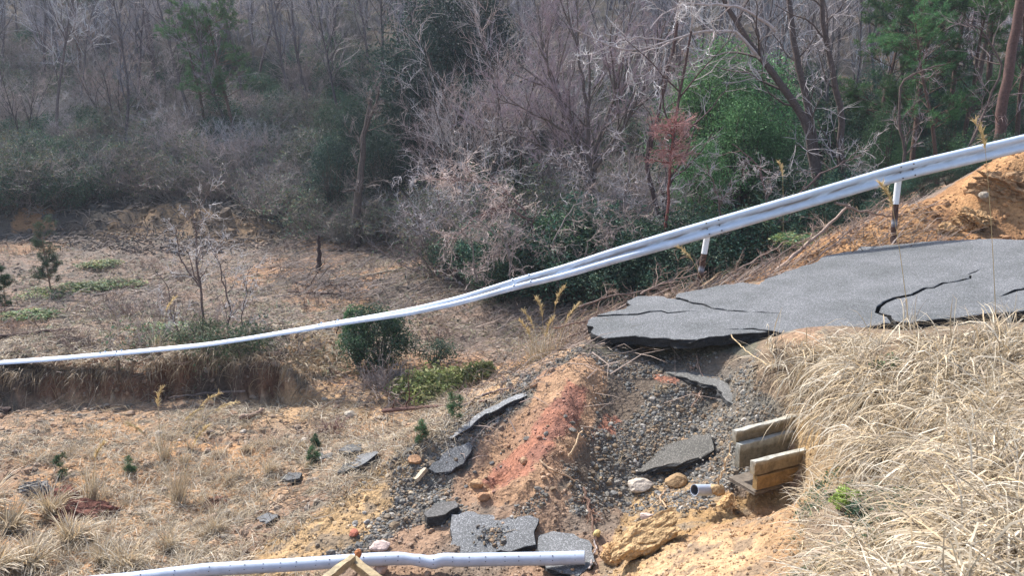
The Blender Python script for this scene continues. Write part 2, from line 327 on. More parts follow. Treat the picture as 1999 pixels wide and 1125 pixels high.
# ---------------------------------------------------------------- broken asphalt
def slab(name, poly, surf, thick, parent=None, step=.22, rs=None, col=(.128,.129,.13), jag=.02, sidecol=(.018,.018,.018), bump=.012):
    """polygon of world xy -> slab with a rough broken edge; surf(x,y) gives its top"""
    rs = rs or np.random.RandomState(3)
    b = []
    for i in range(len(poly)):
        p0 = np.array(poly[i][:2], float); p1 = np.array(poly[(i+1) % len(poly)][:2], float); L = np.linalg.norm(p1-p0); k = max(1, int(L/.09))
        nrm = np.array([p0[1]-p1[1], p1[0]-p0[0]])/(L+1e-9)
        for j in range(k): b.append(p0+(p1-p0)*j/k+(nrm*rs.normal(0, jag*min(1, L/.15)) if j and not (len(poly[i]) > 2 and len(poly[(i+1) % len(poly)]) > 2) else 0))
    b = np.array(b); nb = len(b)
    mn, mxx = b.min(0), b.max(0); gx, gy = np.meshgrid(np.arange(mn[0], mxx[0], step), np.arange(mn[1], mxx[1], step))
    gp = np.stack([gx.ravel(), gy.ravel()], 1)+rs.uniform(-.04, .04, (gx.size, 2))*step/.22; gp = gp[inpoly(gp[:, 0], gp[:, 1], b)]
    vs = [Vector(p) for p in np.concatenate([b, gp])]
    r = delaunay_2d_cdt(vs, [(i, (i+1) % nb) for i in range(nb)], [], 1, 1e-5)
    V = np.array([v[:] for v in r[0]]); Fc = np.array([f for f in r[2]])
    Z = surf(V[:, 0], V[:, 1])+bump*(fbm(V[:, 0]*1.5, V[:, 1]*1.5, 3, 1)-.5)*2
    mb = MB(); mb.add(np.c_[V, Z], Fc, col)
    # boundary edges -> sides
    ec = {}
    for f in Fc:
        for q in range(3): ec[(f[q], f[(q+1) % 3])] = 1
    be = np.array([e_ for e_ in ec if (e_[1], e_[0]) not in ec])
    off = rs.normal(0, .012, (len(V), 2)); lv = []
    tks = [0, .012, thick*.35, thick*.7, thick]
    for li, tk in enumerate(tks):
        o2 = rs.normal(0, .012 if 0 < li else 0, (len(V), 2)); lv.append(np.c_[V+o2, Z-tk])
    for li in range(4):
        v = np.concatenate([lv[li], lv[li+1]]); q = np.stack([be[:, 1], be[:, 0], be[:, 0]+len(V), be[:, 1]+len(V)], 1)
        us, inv = np.unique(q, return_inverse=True); mb.add(v[us], inv.reshape(q.shape), sidecol if li else col)
    v = lv[4]; mb.add(v, Fc[:, ::-1], sidecol)
    o = mb.build(name, M_asph, parent); return o
def onroad(px, py):
    u, yy, zz = ray(px, py); # t with zz*t = -3.45+.14*u*t+.06*(yy*t-12)
    t = (-3.45-.72)/(zz-.14*u-.06*yy); return np.array([u*t, yy*t])
def slit(path, w0):
    """crack path (mouth first) -> there and back again with opening w0 px at the mouth"""
    n = len(path); up = []; dn = []; A_ = np.array(path, float); tg = np.gradient(A_, axis=0); tg[:, 1] *= 2.5; tg /= np.hypot(*tg.T)[:, None]+1e-9; sg = np.sign((A_[-1]-A_[0])[0])
    for i, (x, y) in enumerate(path):
        w = w0*(1-i/(n-1))**.6*.5+.3
        up.append((x+2*w*tg[i, 1]*sg, y-w*tg[i, 0]*sg, 1)); dn.append((x-2*w*tg[i, 1]*sg, y+w*tg[i, 0]*sg, 1))
    return up, dn
cA = [(1744,627),(1736,617),(1713,609),(1716,599),(1728,590),(1748,582),(1781,575),(1806,563),(1823,561),(1841,553),(1870,549),(1894,542),(1896,536),(1891,534),(1906,529),(1918,522)]
cB = [(1318,581),(1335,585),(1355,592),(1372,594),(1392,601),(1422,605),(1460,608),(1500,610),(1530,612)]
cC = [(1488,556),(1462,564),(1440,567),(1410,571),(1364,573)]
cD = [(1158,617),(1200,615),(1245,614),(1270,608),(1292,607),(1304,611),(1325,609),(1345,607),(1372,608)]
cE = [(2040,552),(1999,563),(1984,566),(1972,571),(1962,575),(1951,579)]
cF = [(1500,646),(1470,642),(1445,643),(1412,642)]
def pth(c, w, rev): u_, d_ = slit(c, w); return (u_+d_[::-1][1:]) if not rev else (d_+u_[::-1][1:])
near = [(1168,655),(1182,659),(1200,658),(1220,657),(1240,655),(1260,657),(1290,659),(1320,662),(1350,663),(1375,660),(1400,656),(1430,652)]
outline = near + pth(cF, 3, True) + [(1540,650),(1600,650),(1680,640)] + pth(cA, 5, False)[::1]
outline += [(1752,626),(1780,628),(1820,622),(1870,619),(1920,612),(1999,606),(2080,600),(2500,585),(2600,560)] + pth([(2200,530)]+cE, 6, True)
outline += [(2500,500),(2400,462),(2150,466),(1999,468),(1950,466),(1890,468),(1840,470),(1800,472),(1760,476),(1740,478),(1700,481),(1682,480),(1672,490),(1640,494),(1612,500),(1590,512),(1560,521),(1530,532),(1500,542)]
outline += pth(cC, 3, False) + [(1450,551),(1410,556),(1380,562),(1345,569),(1325,573)] + pth(cB, 3.5, False) + [(1312,583),(1290,578),(1245,578),(1225,587),(1232,595),(1222,603),(1190,608),(1165,615)]
outline += pth(cD, 3, False)[1:] + [(1148,625),(1150,634),(1160,640),(1154,648)]
road = slab('road', [tuple(onroad(*p[:2]))+tuple(p[2:]) for p in outline], ZR, .15, rs=np.random.RandomState(5)); tag(road, kind='structure')

def sheet(name, pixels, label, cat='asphalt', thick=.07, lift=.05, col=(.15,.15,.15), tilt=None, group=None, sc=(.03,.03,.03)):
    P = np.array([hit(*p, fine=False) for p in pixels]); A_ = np.c_[P[:, :2], np.ones(len(P))]; s_ = np.linalg.lstsq(A_, P[:, 2], rcond=None)[0]
    c0 = P[:, :2].mean(0); o3 = np.array([c0[0], c0[1], s_[0]*c0[0]+s_[1]*c0[1]+s_[2]])
    poly = [(q-c0) for q in P[:, :2]]
    area = sum(poly[i][0]*poly[(i+1) % len(poly)][1]-poly[(i+1) % len(poly)][0]*poly[i][1] for i in range(len(poly)))
    if area < 0: poly = poly[::-1]
    a1, a2 = s_[0], s_[1]
    o = slab(name, poly, lambda x, y: a1*x+a2*y+lift, thick, step=.12, rs=np.random.RandomState(len(label)), col=col, jag=.015, sidecol=sc, bump=.02)
    o.location = o3; return tag(o, label, cat, group)
sheet('asphalt_fragment', [(880,1040),(882,1018),(925,1005),(980,1008),(1035,1005),(1052,1018),(1042,1050),(1046,1078),(960,1085),(880,1078)], 'grey asphalt sheet lying flat behind the middle of the long plastic pipe', lift=.035)
sheet('asphalt_fragment', [(1052,1046),(1080,1036),(1120,1050),(1150,1068),(1162,1100),(1130,1122),(1070,1118),(1050,1085)], 'grey cracked asphalt sheet under the open right end of the long plastic pipe', lift=.03)
sheet('asphalt_fragment', [(878,858),(905,835),(950,812),(995,785),(1022,770),(1030,776),(990,806),(972,822),(948,826),(905,852),(882,866)], 'long narrow asphalt strip still clinging to the spur crest', lift=.09, thick=.09, col=(.2,.2,.2))
sheet('asphalt_fragment', [(838,925),(865,895),(915,872),(922,880),(905,915),(868,930)], 'smooth grey asphalt sheet below the strip on the spur crest', lift=.07)
sheet('asphalt_fragment', [(682,925),(700,905),(735,895),(740,900),(705,925)], 'small loose asphalt plate tilted behind the ochre spur', lift=.12, thick=.1)
sheet('asphalt_fragment', [(662,893),(680,882),(702,884),(706,893),(680,899)], 'small broken black asphalt lump, farthest behind the ochre spur', lift=.13, thick=.12, col=(.07,.07,.07))
sheet('asphalt_fragment', [(660,935),(672,918),(690,916),(684,930)], 'tiny black asphalt corner beside the tilted loose plate', lift=.1, thick=.1, col=(.05,.05,.05))
sheet('asphalt_fragment', [(830,1020),(850,1003),(890,998),(895,1006),(870,1026),(835,1030)], 'dark broken asphalt edge sticking out left of the flat sheets', lift=.14, thick=.13, col=(.09,.085,.08))
sheet('asphalt_fragment', [(1245,928),(1300,890),(1385,862),(1394,888),(1370,910),(1345,922),(1290,938)], 'gravel covered asphalt shelf with black underside above the small pipe', lift=.13, thick=.10, col=(.12,.11,.095))
sheet('asphalt_fragment', [(1300,728),(1345,722),(1400,732),(1425,760),(1440,795),(1400,785),(1350,758)], 'slumped grey road sheet leaning on the scarp below the road edge', lift=.05, thick=.07, col=(.13,.125,.115))
sheet('asphalt_fragment', [(548,940),(565,930),(590,932),(585,942),(560,946)], 'flat dark asphalt chip lying on the valley floor left of the spur', lift=.07, col=(.08,.08,.08))
sheet('asphalt_fragment', [(600,905),(618,893),(648,891),(650,900),(618,908)], 'dark asphalt chip beside the young pine left of the spur', lift=.08, thick=.08, col=(.09,.09,.09))
sheet('asphalt_fragment', [(500,1020),(525,1008),(545,1015),(520,1030)], 'grey asphalt flake among straw at the spur foot', lift=.06, col=(.1,.1,.1))

# ---------------------------------------------------------------- guardrail
rail = empty('guardrail', at(1600, 480, 15.7), 'long white steel guardrail hanging across the washed out gap', 'guardrail')
R0 = np.array(rail.location)
key = [(2600,118),(2300,202),(1999,279),(1760,335),(1618,377),(1390,444),(1200,499),(1100,531),(1018,552),(900,588),(800,611),(640,637),(500,661),(400,676),(215,694),(100,704),(0,711),(-250,720),(-600,728)]
kx = np.array([k[0] for k in key[::-1]], float); ky = np.array([k[1] for k in key[::-1]], float)
sx = np.linspace(-600, 2600, 400); sy = np.interp(sx, kx, ky); ker = np.hanning(17); ker /= ker.sum(); sy = np.convolve(np.pad(sy, 8, 'edge'), ker, 'valid')
RP = at(sx, sy, 15.7)
roll = np.radians(np.interp(sx, [-600, 500, 700, 860, 1010, 1150, 1350, 1600], [100, 97, 90, 78, 62, 44, 14, 0]))
Tn = np.gradient(RP, axis=0); Tn /= np.linalg.norm(Tn, axis=1, keepdims=True)
back = np.array([0, 1., 0]); upv = np.cross(Tn, -back[None]); upv = np.cross(Tn, np.broadcast_to(back, Tn.shape)); upv *= np.sign(upv[:, 2:3]); upv /= np.linalg.norm(upv, axis=1, keepdims=True)
AC = upv*np.cos(roll)[:, None]+back*np.sin(roll)[:, None]; NO = -back*np.cos(roll)[:, None]+upv*np.sin(roll)[:, None]
prof = [(-.175,.0),(-.168,.02),(-.15,.045),(-.125,.062),(-.095,.066),(-.068,.056),(-.045,.03),(-.025,.006),(0,-.004),(.025,.006),(.045,.03),(.068,.056),(.095,.066),(.125,.062),(.15,.045),(.168,.02),(.175,0)]
pr = np.array(prof)
def railseg(i0, i1, off):
    mb = MB(); n = i1-i0; k = len(pr)
    for sgn in (0, -.005):
        V = RP[i0:i1, None]+AC[i0:i1, None]*pr[None, :, :1]+NO[i0:i1, None]*(pr[None, :, 1:]+off+sgn)-R0
        idx = np.arange(n*k).reshape(n, k); q = np.stack([idx[:-1, :-1], idx[:-1, 1:], idx[1:, 1:], idx[1:, :-1]], -1).reshape(-1, 4)
        s_ = sx[i0:i1, None]*.006; d = np.broadcast_to(pr[None, :, 0]*10, (n, k)); st = fbm(np.broadcast_to(s_*6, (n, k)), d*3, 4, 1)
        wgt = np.clip((st-.38)*5, 0, 1)*(np.exp(-((pr[None, :, 0]-.015)/.028)**2)*.8+.22*np.exp(-((pr[None, :, 0]+.17)/.04)**2)+.05)*np.interp(sx[i0:i1], [500, 900, 1700, 2100], [.2, 1, 1, .5])[:, None]
        wgt = np.clip(wgt*1.25, 0, .92); c = np.array([.58,.64,.72])*(1-wgt[..., None])+np.array([.17,.12,.085])*wgt[..., None]
        mb.add(V.reshape(-1, 3), q if sgn == 0 else q[:, ::-1], c.reshape(-1, 3))
    return mb.build('beam', M_paint, rail, smooth=True)
cuts = [-600, -215, 215, 640, 1018, 1390, 1768, 2150, 2600]
for i in range(len(cuts)-1):
    i0 = max(0, int(np.searchsorted(sx, cuts[i]))-(3 if i else 0)); i1 = min(400, int(np.searchsorted(sx, cuts[i+1]))+3); railseg(i0, i1, .006*(i % 2))
def bolt(p, n, r=.017, col=(.10,.10,.11)):
    mb = MB(); n = np.array(n); tubes(mb, np.stack([p, p+n*.012, p+n*.024]), [r, r, r*.7], 8, col, cap=True); return mb.build('bolt', M_paint, rail)
for cx in cuts[1:-1]:
    for dx in (-14, 12):
        for h in ((-.115, .0, .115) if cx > 1300 else (-.1, .1)):
            i = int(np.searchsorted(sx, cx+dx)); p = RP[i]+AC[i]*h+NO[i]*(np.interp(h, pr[:, 0], pr[:, 1])+.008)-R0
            bolt(p, NO[i], .017 if cx > 1300 else .022, (.10,.10,.11) if cx > 1300 else (.40,.47,.55))
def post(top, mid, bot, r=.062):
    d = np.array([0, .13, 0]); mb = MB(); T_, Mi, Bo = top+d-R0, mid+d-R0, bot+d-R0
    tubes(mb, np.stack([T_, T_*.5+Mi*.5, Mi]), [r, r, r], 16, (.78,.79,.80), cap=True); o = mb.build('post', M_paint, rail, smooth=False)
    mb = MB(); n = 12; t = np.linspace(0, 1, n)[:, None]; P = Mi*(1-t)+Bo*t
    cc = np.repeat(np.where((fbm(np.arange(n)*.9+3, np.zeros(n), 2, 1)[:, None] > .66), [[.30,.31,.34]], [[.10,.055,.04]]), 14, 0); cc = cc+np.random.RandomState(2).uniform(-.03, .03, (len(cc), 1))
    m2 = MB(); tubes(m2, P, np.full(n, r*.985), 14, (1, 1, 1)); m2.c = [np.clip(cc, .01, 1)]; m2.build('post_base', M_stone, o)
post(at(1763, 330, 15.7), at(1755, 399, 15.7), at(1748, 500, 15.7)); post(at(1387, 445, 15.7), at(1378, 497, 15.7), at(1364, 580, 15.7)); post(at(2150, 240, 15.7), at(2145, 310, 15.7), at(2140, 400, 15.7))

# ---------------------------------------------------------------- pipes, ditch boards
def pipe(name, P, rad, label, cat, holes=0, k=20, col=(.40,.46,.56)):
    P = np.array(P); o0 = P.mean(0); root = empty(name, o0, label, cat); mb = MB(); P = P-o0; rad = np.array(rad)
    tubes(mb, P, rad, k, col); tubes(mb, P[::-1], rad[::-1]*.9, k, (.13,.14,.16))
    for e_ in (0, -1):          # end rims
        t = P[1]-P[0] if e_ == 0 else P[-2]-P[-1]; t = t/np.linalg.norm(t)
        tubes(mb, np.stack([P[e_]+t*.001, P[e_]-t*.0005]), [rad[e_]*.9, rad[e_]], k, col)
    mb.build('tube', M_pvc, root, smooth=True); return root, P, rad
px_ = [150,250,400,560,690,740,775,795,815,835,850,858,868,900,1000,1080,1142]; py_ = [1140,1131,1113,1104,1095,1092,1091,1092,1094,1097,1098,1095,1093,1094,1092,1091,1089]
xs = np.linspace(150, 1142, 120); ys = np.interp(xs, px_, py_); Yp = np.interp(xs, [120, 700, 1142], [8.15, 7.95, 7.75])
rad = np.full(120, .074); rad *= 1-.16*np.exp(-((xs-805)/14)**2)+.06*np.exp(-((xs-850)/10)**2)-.1*np.exp(-((xs-832)/8)**2)
root, Pp, rd = pipe('plastic_pipe', at(xs, ys, Yp), rad, 'long blue-grey plastic drain pipe with a kink lying across the rubble', 'pipe')
mb = MB()
for i in range(4, 118, 4):
    for ang in (.25, .95):
        n = np.array([0, -math.cos(ang), math.sin(ang)]); p = Pp[i]+n*rd[i]+np.array([.03*math.sin(i*7), 0, 0]); V, Fc = ico(1); mb.add(p+V*[.009, .007, .005], Fc, (.03,.03,.04))
mb.build('perforations', M_plain, root)['kind'] = 'stuff'
pipe('plastic_pipe', [at(1356,957,8.3), at(1366,957,8.34), at(1378,957,8.4), at(1388,957,8.45)], [.066]*4, 'short grey plastic pipe end sticking out under the asphalt shelf', 'pipe')

ditch = empty('drain_channel', at(1500, 900, 8.6), 'weathered board-like concrete drain channel jutting out of the bank', 'drain channel'); D0 = np.array(ditch.location)
def board(name, A0, A1, hgt, thick, col, cole, nose=0):
    """upright board from top edge A0 to A1, hanging down hgt"""
    A0 = np.array(A0)-D0; A1 = np.array(A1)-D0; d = A1-A0; d /= np.linalg.norm(d); nn = np.cross(d, [0, 0, 1.]); nn /= np.linalg.norm(nn)
    if nn[1] < 0: nn = -nn
    rs = np.random.RandomState(int(abs(A0[0])*1000) % 999); mb = MB(); n = 14; t = np.linspace(0, 1, n)
    T = A0+(A1-A0)*t[:, None]; T = T+rs.normal(0, .0025, T.shape); k = 8; sec = []
    for (a_, h_) in [(0, -.006), (.006, 0), (thick-.006, 0), (thick, -.006), (thick, -hgt), (0, -hgt), (0, -hgt*.66), (0, -hgt*.33)]:
        sec.append(T+nn*a_+np.array([0, 0, h_])+rs.normal(0, .002, T.shape))
    V = np.stack(sec, 1); idx = np.arange(n*k).reshape(n, k); nx = np.roll(idx, -1, 1)
    q = np.stack([idx[:-1], nx[:-1], nx[1:], idx[1:]], -1).reshape(-1, 4)
    cc = np.array([cole, cole, cole, cole, col, col, col, col])[None]*(.8+.4*fbm(t[:, None]*6+A0[0]*9, np.arange(k)[None]*.8, 3, 1))[..., None]
    mb.add(V.reshape(-1, 3), q, cc.reshape(-1, 3)); mb.f.setdefault(k, []).append(np.stack([idx[0, ::-1], idx[-1]])); return mb.build(name, M_plain, ditch)
def ext(p, q, f): return q+(q-p)*f
a0, a1 = at(1439,843,8.7), at(1556,813,9.15)
b0, b1 = at(1447,869,8.62), at(1560,841,9.05)
c0, c1 = at(1475,903,8.3), at(1577,878,8.66); d0, d1 = at(1480,931,8.31), at(1580,906,8.67)
cw, ce = (.20,.165,.11), (.42,.40,.34)  # board faces and paler top edges: light from above put into the colour
board('panel', a0, ext(a0, a1, .6), .165, .075, cw, ce); board('panel', b0, ext(b0, b1, .6), .30, .08, (.17,.15,.11), (.36,.36,.32))
board('panel', c0, ext(c0, c1, .6), .165, .08, (.26,.20,.12), ce); board('panel', d0, ext(d0, d1, .6), .17, .075, (.27,.17,.07), (.27,.17,.07))
board('floor_panel', d0+np.array([-.02,.02,-.2]), ext(d0, d1, .3)+np.array([0,.02,-.2]), .04, .45, (.16,.13,.10), (.16,.13,.10))

def box_stick(name, p0, p1, w, h, label, cat, col, m=None):
    p0, p1 = np.array(p0), np.array(p1); o0 = (p0+p1)/2; d = (p1-p0); L = np.linalg.norm(d); d /= L; s_ = np.cross(d, [0, 0, 1.]); s_ /= np.linalg.norm(s_); u_ = np.cross(s_, d)
    n = 7; rs = np.random.RandomState(int(L*1000) % 997); mb = MB(); V = []
    for t in np.linspace(-.5, .5, n):
        for a_, b_ in [(-1,-1),(-.9,-1),(.9,-1),(1,-1),(1,.9),(.92,1),(-.92,1),(-1,.9)]: V.append(d*L*t+s_*w/2*a_+u_*h/2*b_+rs.normal(0, .0035, 3))
    idx = np.arange(n*8).reshape(n, 8); nx = np.roll(idx, -1, 1); mb.add(V, np.stack([idx[:-1], idx[1:], nx[1:], nx[:-1]], -1).reshape(-1, 4), col)
    mb.f.setdefault(8, []).append(np.stack([idx[0, ::-1], idx[-1]])); o = mb.build(name, m or M_plain); o.location = o0; return tag(o, label, cat)
box_stick('wooden_plank', at(690,1090,7.55), at(628,1138,7.1), .075, .07, 'short weathered timber angling left in front of the long pipe', 'plank', (.34,.27,.16))
box_stick('wooden_plank', at(688,1096,7.6), at(745,1140,7.2), .09, .09, 'short weathered timber angling right in front of the long pipe', 'plank', (.30,.23,.13))
box_stick('concrete_stick', hit(812,943)+[0,0,.04], hit(832,925)+[0,0,.07], .06, .06, 'short pale square stick on the gravel below the asphalt sheet', 'concrete piece', (.5,.42,.3))
box_stick('wooden_stake', at(242,765,15.55), at(262,705,15.6), .09, .05, 'slanting brown stake under the fallen rail at left, right one of two', 'stake', (.20,.14,.09))
box_stick('wooden_stake', at(228,762,15.6), at(231,704,15.6), .07, .05, 'upright brown stake under the fallen rail at left, left one of two', 'stake', (.20,.14,.09))
# ---------------------------------------------------------------- stones and gravel
rs = np.random.RandomState(11)
cellA = Rg**2
spur_m0 = (GY > 4) & (GY < 12.6)
def scatter(mask, n, rmax=60, fov=.72):
    w = (mask & (np.abs(Ag) < fov) & (Rg < rmax) & (Rg > 2.5))*cellA*np.clip(12/Rg, .1, 2)**1.2; w = (w/w.sum()).ravel()
    i = rs.choice(w.size, n, p=w); jr = np.maximum(.02, .006*Rg.ravel()[i]); x = GX.ravel()[i]+rs.uniform(-1, 1, n)*jr; y = GY.ravel()[i]+rs.uniform(-1, 1, n)*jr; return np.stack([x, y, height(x, y)], 1), i
def stonecols(n, pal): 
    p = np.array(pal); return p[rs.randint(0, len(p), n)]*rs.uniform(.7, 1.35, (n, 1))
grey = [(.15,.145,.135),(.13,.12,.105),(.19,.175,.15),(.24,.175,.11),(.22,.155,.10),(.14,.14,.13),(.33,.30,.26),(.10,.09,.08),(.18,.14,.10)]
beige = [(.36,.26,.18),(.29,.20,.14),(.40,.32,.24),(.22,.17,.13),(.46,.40,.33),(.34,.20,.12)]
gm2 = grav_mask | (inpoly(PX+wx*1.6, PY+wy*1.6, [(1050,700),(1480,690),(1540,930),(1150,1030),(900,1010),(640,1080),(600,1040),(870,840)]) & spur_m0 & (fbm(GX*3, GY*3, 3, 1) > .5))
gm2 &= ~inpoly(PX+wx*.4, PY+wy*.4, [(1060,735),(1150,695),(1190,725),(1165,790),(1105,900),(1040,985),(900,1000),(870,930),(960,850)])
P, i = scatter(gm2 & (Rg < 14), 28000); sz = rs.gamma(1.3, .0062, (len(P), 1))+.004
mb = MB(); rocks(mb, P-[0, 0, .002], sz*rs.uniform(.7, 1.5, (len(P), 3)), stonecols(len(P), grey), rs)
for (a0_, a1_, b0_, b1_, m_) in [(925, 1015, 1028, 1078, 260), (1060, 1150, 1075, 1120, 90), (1260, 1385, 868, 925, 260), (845, 910, 890, 928, 60), (1330, 1430, 728, 790, 160)]:
    Q_ = np.array([hit(a_, b_, False) for a_, b_ in zip(rs.normal((a0_+a1_)/2, (a1_-a0_)/5, m_), rs.normal((b0_+b1_)/2, (b1_-b0_)/5, m_))])+[0, 0, .045+.09*(a0_ == 1260)]; s_ = rs.gamma(1.3, .006, (m_, 1))+.004
    rocks(mb, Q_, s_*rs.uniform(.7, 1.5, (m_, 3)), stonecols(m_, grey+[(.3,.2,.12)]), rs)
tag(mb.build('gravel', M_stone), 'grey crushed road gravel spilling down the spur and scarp', 'gravel', kind='stuff')
spur_m = inpoly(PX, PY, [(480,1100),(1150,690),(1480,690),(1640,800),(1560,1125),(480,1125)]) & (GY > 4) & (GY < 12.6)
P, i = scatter(spur_m, 8000); sz = rs.gamma(1.6, .0045, (len(P), 1))+.003
mb = MB(); rocks(mb, P, sz*rs.uniform(.7, 1.5, (len(P), 3)), GC.reshape(-1, 3)[i]*rs.uniform(.75, 1.5, (len(P), 1))*.8+.2*stonecols(len(P), grey), rs)
tag(mb.build('soil_crumbs', M_stone), 'loose soil crumbs and small stones on the spur', 'soil', kind='stuff')
flr = (GX < 1.5) & (GY > 7) & (GY < 36) & ~spur_m & (PY > 440)
P, i = scatter(flr, 15000, 34); sz = (rs.gamma(1.6, .007, (len(P), 1))+.006)*(1+P[:, 1:2]/35)
mb = MB(); rocks(mb, P, sz*rs.uniform(.7, 1.5, (len(P), 3)), GC.reshape(-1, 3)[i]*rs.uniform(.6, 1.4, (len(P), 1))*.6+.4*stonecols(len(P), beige), rs)
tag(mb.build('rubble', M_stone), 'small pale rubble strewn over the valley floor', 'rubble', kind='stuff')
lip = (GX > 3) & (GY > 14.8) & (GY < 17.5)
P, i = scatter(lip, 2500, 30); sz = rs.gamma(1.6, .012, (len(P), 1))+.008
mb = MB(); rocks(mb, P, sz*rs.uniform(.7, 1.4, (len(P), 3)), GC.reshape(-1, 3)[i]*rs.uniform(.6, 1.3, (len(P), 1)), rs)
tag(mb.build('clods', M_stone), 'orange soil crumbs on the bank behind the road', 'soil', kind='stuff')

sc = inpoly(PX, PY, [(-60,470),(-60,400),(330,380),(600,420),(600,480),(300,500)]) & (GY > 30) & (GY < 46)
P, i = scatter(sc, 1500, 50); sz = rs.gamma(1.3, .035, (len(P), 1))+.03
mb = MB(); rocks(mb, P, sz*rs.uniform(.7, 1.4, (len(P), 3)), GC.reshape(-1, 3)[i]*rs.uniform(.6, 1.25, (len(P), 1)), rs)
d_ = rnd(900, rs)*[1, .6, .35]; P, i = scatter(sc, 900, 50); twigs(mb, np.stack([P, P+d_*.5+[0,0,.15], P+d_*1.1], 1), .03, np.array([(.14,.11,.09)])*rs.uniform(.5, 2, (900, 1)))
tag(mb.build('scar_rubble', M_stone), 'crumbled brown soil lumps below the far hill foot scar', 'soil', kind='stuff')

def rock(name, px, py, size, col, label, cat='rock', group=None, rz=0, tilt=0, sink=.3, seed=0, sub=3, Y=None, var=.18, axis=None, lump=0, m=None):
    r_ = np.random.RandomState(seed+int(px)); V, Fc = ico(sub); s_ = np.array(size)
    Q = V.copy()
    for _ in range(7):                       # chip flat faces off
        n = rnd(1, r_)[0]; d = r_.uniform(.55, .85); q = Q@n; Q = Q-np.maximum(q-d, 0)[:, None]*n*.92
    Q = Q*(1+.14*(fbm(V[:, 0]*3+seed, V[:, 1]*3+V[:, 2]*2.3, 3, 1)-.5)[:, None]*2)*s_
    ct, st = math.cos(tilt), math.sin(tilt); Q = np.c_[Q[:, 0]*ct-Q[:, 2]*st, Q[:, 1], Q[:, 0]*st+Q[:, 2]*ct]
    if lump: Q = Q*(1+lump*(fbm(V[:, 0]*3.1+V[:, 2]*2+seed, V[:, 1]*3.3-V[:, 2]*2.7+seed, 5, 2, .65)-.5)[:, None]*2)
    if axis is not None:
        ex = axis[1]-axis[0]; ex = ex/np.linalg.norm(ex); ey = np.cross([0, 0, 1.], ex); ey /= np.linalg.norm(ey); Q = Q[:, :1]*ex+Q[:, 1:2]*ey+Q[:, 2:]*np.cross(ex, ey)
    cr, sr = math.cos(rz), math.sin(rz); Q = np.c_[Q[:, 0]*cr-Q[:, 1]*sr, Q[:, 0]*sr+Q[:, 1]*cr, Q[:, 2]]
    p = hit(px, py) if Y is None else at(px, py, Y); cc = np.array(col)*(1-var+2*var*fbm(V[:, 0]*4, V[:, 1]*4+V[:, 2]*3, 3, 2))[:, None]
    mb = MB(); mb.add(Q, Fc, cc); o = mb.build(name, m or M_stone, smooth=False); o.location = p+np.array([0, 0, s_[2]*(1-2*sink)]); return tag(o, label, cat, group)
rock('boulder', 1265, 1045, (.60,.20,.17), (.46,.31,.16), 'large elongated ochre boulder leaning below the short pipe end', axis=(at(1195,1090,7.35), at(1345,985,8.0)), Y=7.65, sink=.5, seed=4, sub=5, lump=.3, m=M_ground)
rock('boulder', 1195, 1095, (.13,.14,.12), (.48,.30,.15), 'blocky ochre boulder just right of the long pipe end', rz=.4, sink=.2, seed=2, sub=5, lump=.35, m=M_ground)
rock('boulder', 1420, 985, (.12,.14,.09), (.50,.32,.16), 'ochre clod below the short pipe and drain channel', sink=.3, seed=2, sub=5, lump=.5, m=M_ground)
rock('boulder', 175, 1010, (.42,.30,.22), (.17,.075,.055), 'largest dark red clay boulder at lower left', rz=.3, sink=.35, seed=7, sub=5, lump=.5, m=M_ground)
rock('boulder', 118, 975, (.22,.2,.13), (.18,.075,.055), 'small red clay boulder left of the largest red one', sink=.3, seed=9, sub=4, lump=.5, m=M_ground)
rock('boulder', 70, 960, (.24,.2,.13), (.2,.19,.18), 'grey gravelly clod at far lower left beside red clay', sink=.3, seed=3, sub=4, lump=.5, m=M_ground)
rock('boulder', 425, 985, (.2,.16,.10), (.17,.09,.06), 'brown clay clod behind dry grass in the valley foreground', sink=.5, seed=3, sub=4, lump=.5, m=M_ground)
rock('rock', 1248, 958, (.20,.13,.09), (.55,.47,.38), 'whitish rock wedged under the asphalt shelf', sink=.1, seed=3, rz=.2)
rock('rock', 1320, 945, (.16,.13,.11), (.32,.21,.11), 'ochre clod between whitish rock and short pipe end', sink=.3, seed=5)
rock('rock', 1262, 1015, (.09,.08,.06), (.55,.42,.36), 'pinkish stone below the whitish rock', sink=.2, seed=6)
rock('rock', 1166, 1047, (.055,.05,.045), (.55,.42,.18), 'small yellow stone above the long pipe end', sink=.1, seed=6)
rock('rock', 742, 1070, (.14,.1,.06), (.52,.40,.35), 'flat pinkish rock behind the timber crossing', sink=.3, seed=6)
rock('rock', 1025, 905, (.07,.06,.06), (.42,.27,.16), 'tan stone on the red clay streak', sink=.2, seed=8)
rock('rock', 930, 950, (.10,.08,.06), (.42,.27,.15), 'tan stone above the flat asphalt sheets', sink=.2, seed=8)
rock('rock', 945, 975, (.09,.07,.06), (.36,.2,.11), 'brown stone resting just above the flat asphalt sheets', sink=.2, seed=12)
rock('rock', 810, 905, (.10,.09,.08), (.42,.24,.13), 'orange clod by the pale square stick', sink=.2, seed=8)
rock('rock', 690, 1045, (.07,.07,.05), (.38,.13,.08), 'red stone at the foot of the ochre spur', sink=.2, seed=8)
rock('rock', 700, 1092, (.045,.045,.06), (.45,.18,.07), 'orange clay lump sitting on the timber crossing', sink=0, seed=8, Y=7.75)
rock('rock', 745, 1118, (.09,.08,.07), (.50,.38,.33), 'pink stone in front of the long pipe', sink=.1, seed=18)
rock('rock', 640, 890, (.09,.07,.05), (.5,.36,.25), 'tan chip beside broken black asphalt lump', sink=.1, seed=8)
rock('rock', 685, 812, (.13,.1,.07), (.50,.43,.34), 'pale stone on open ground under the fallen dark branch', sink=.25, seed=8)
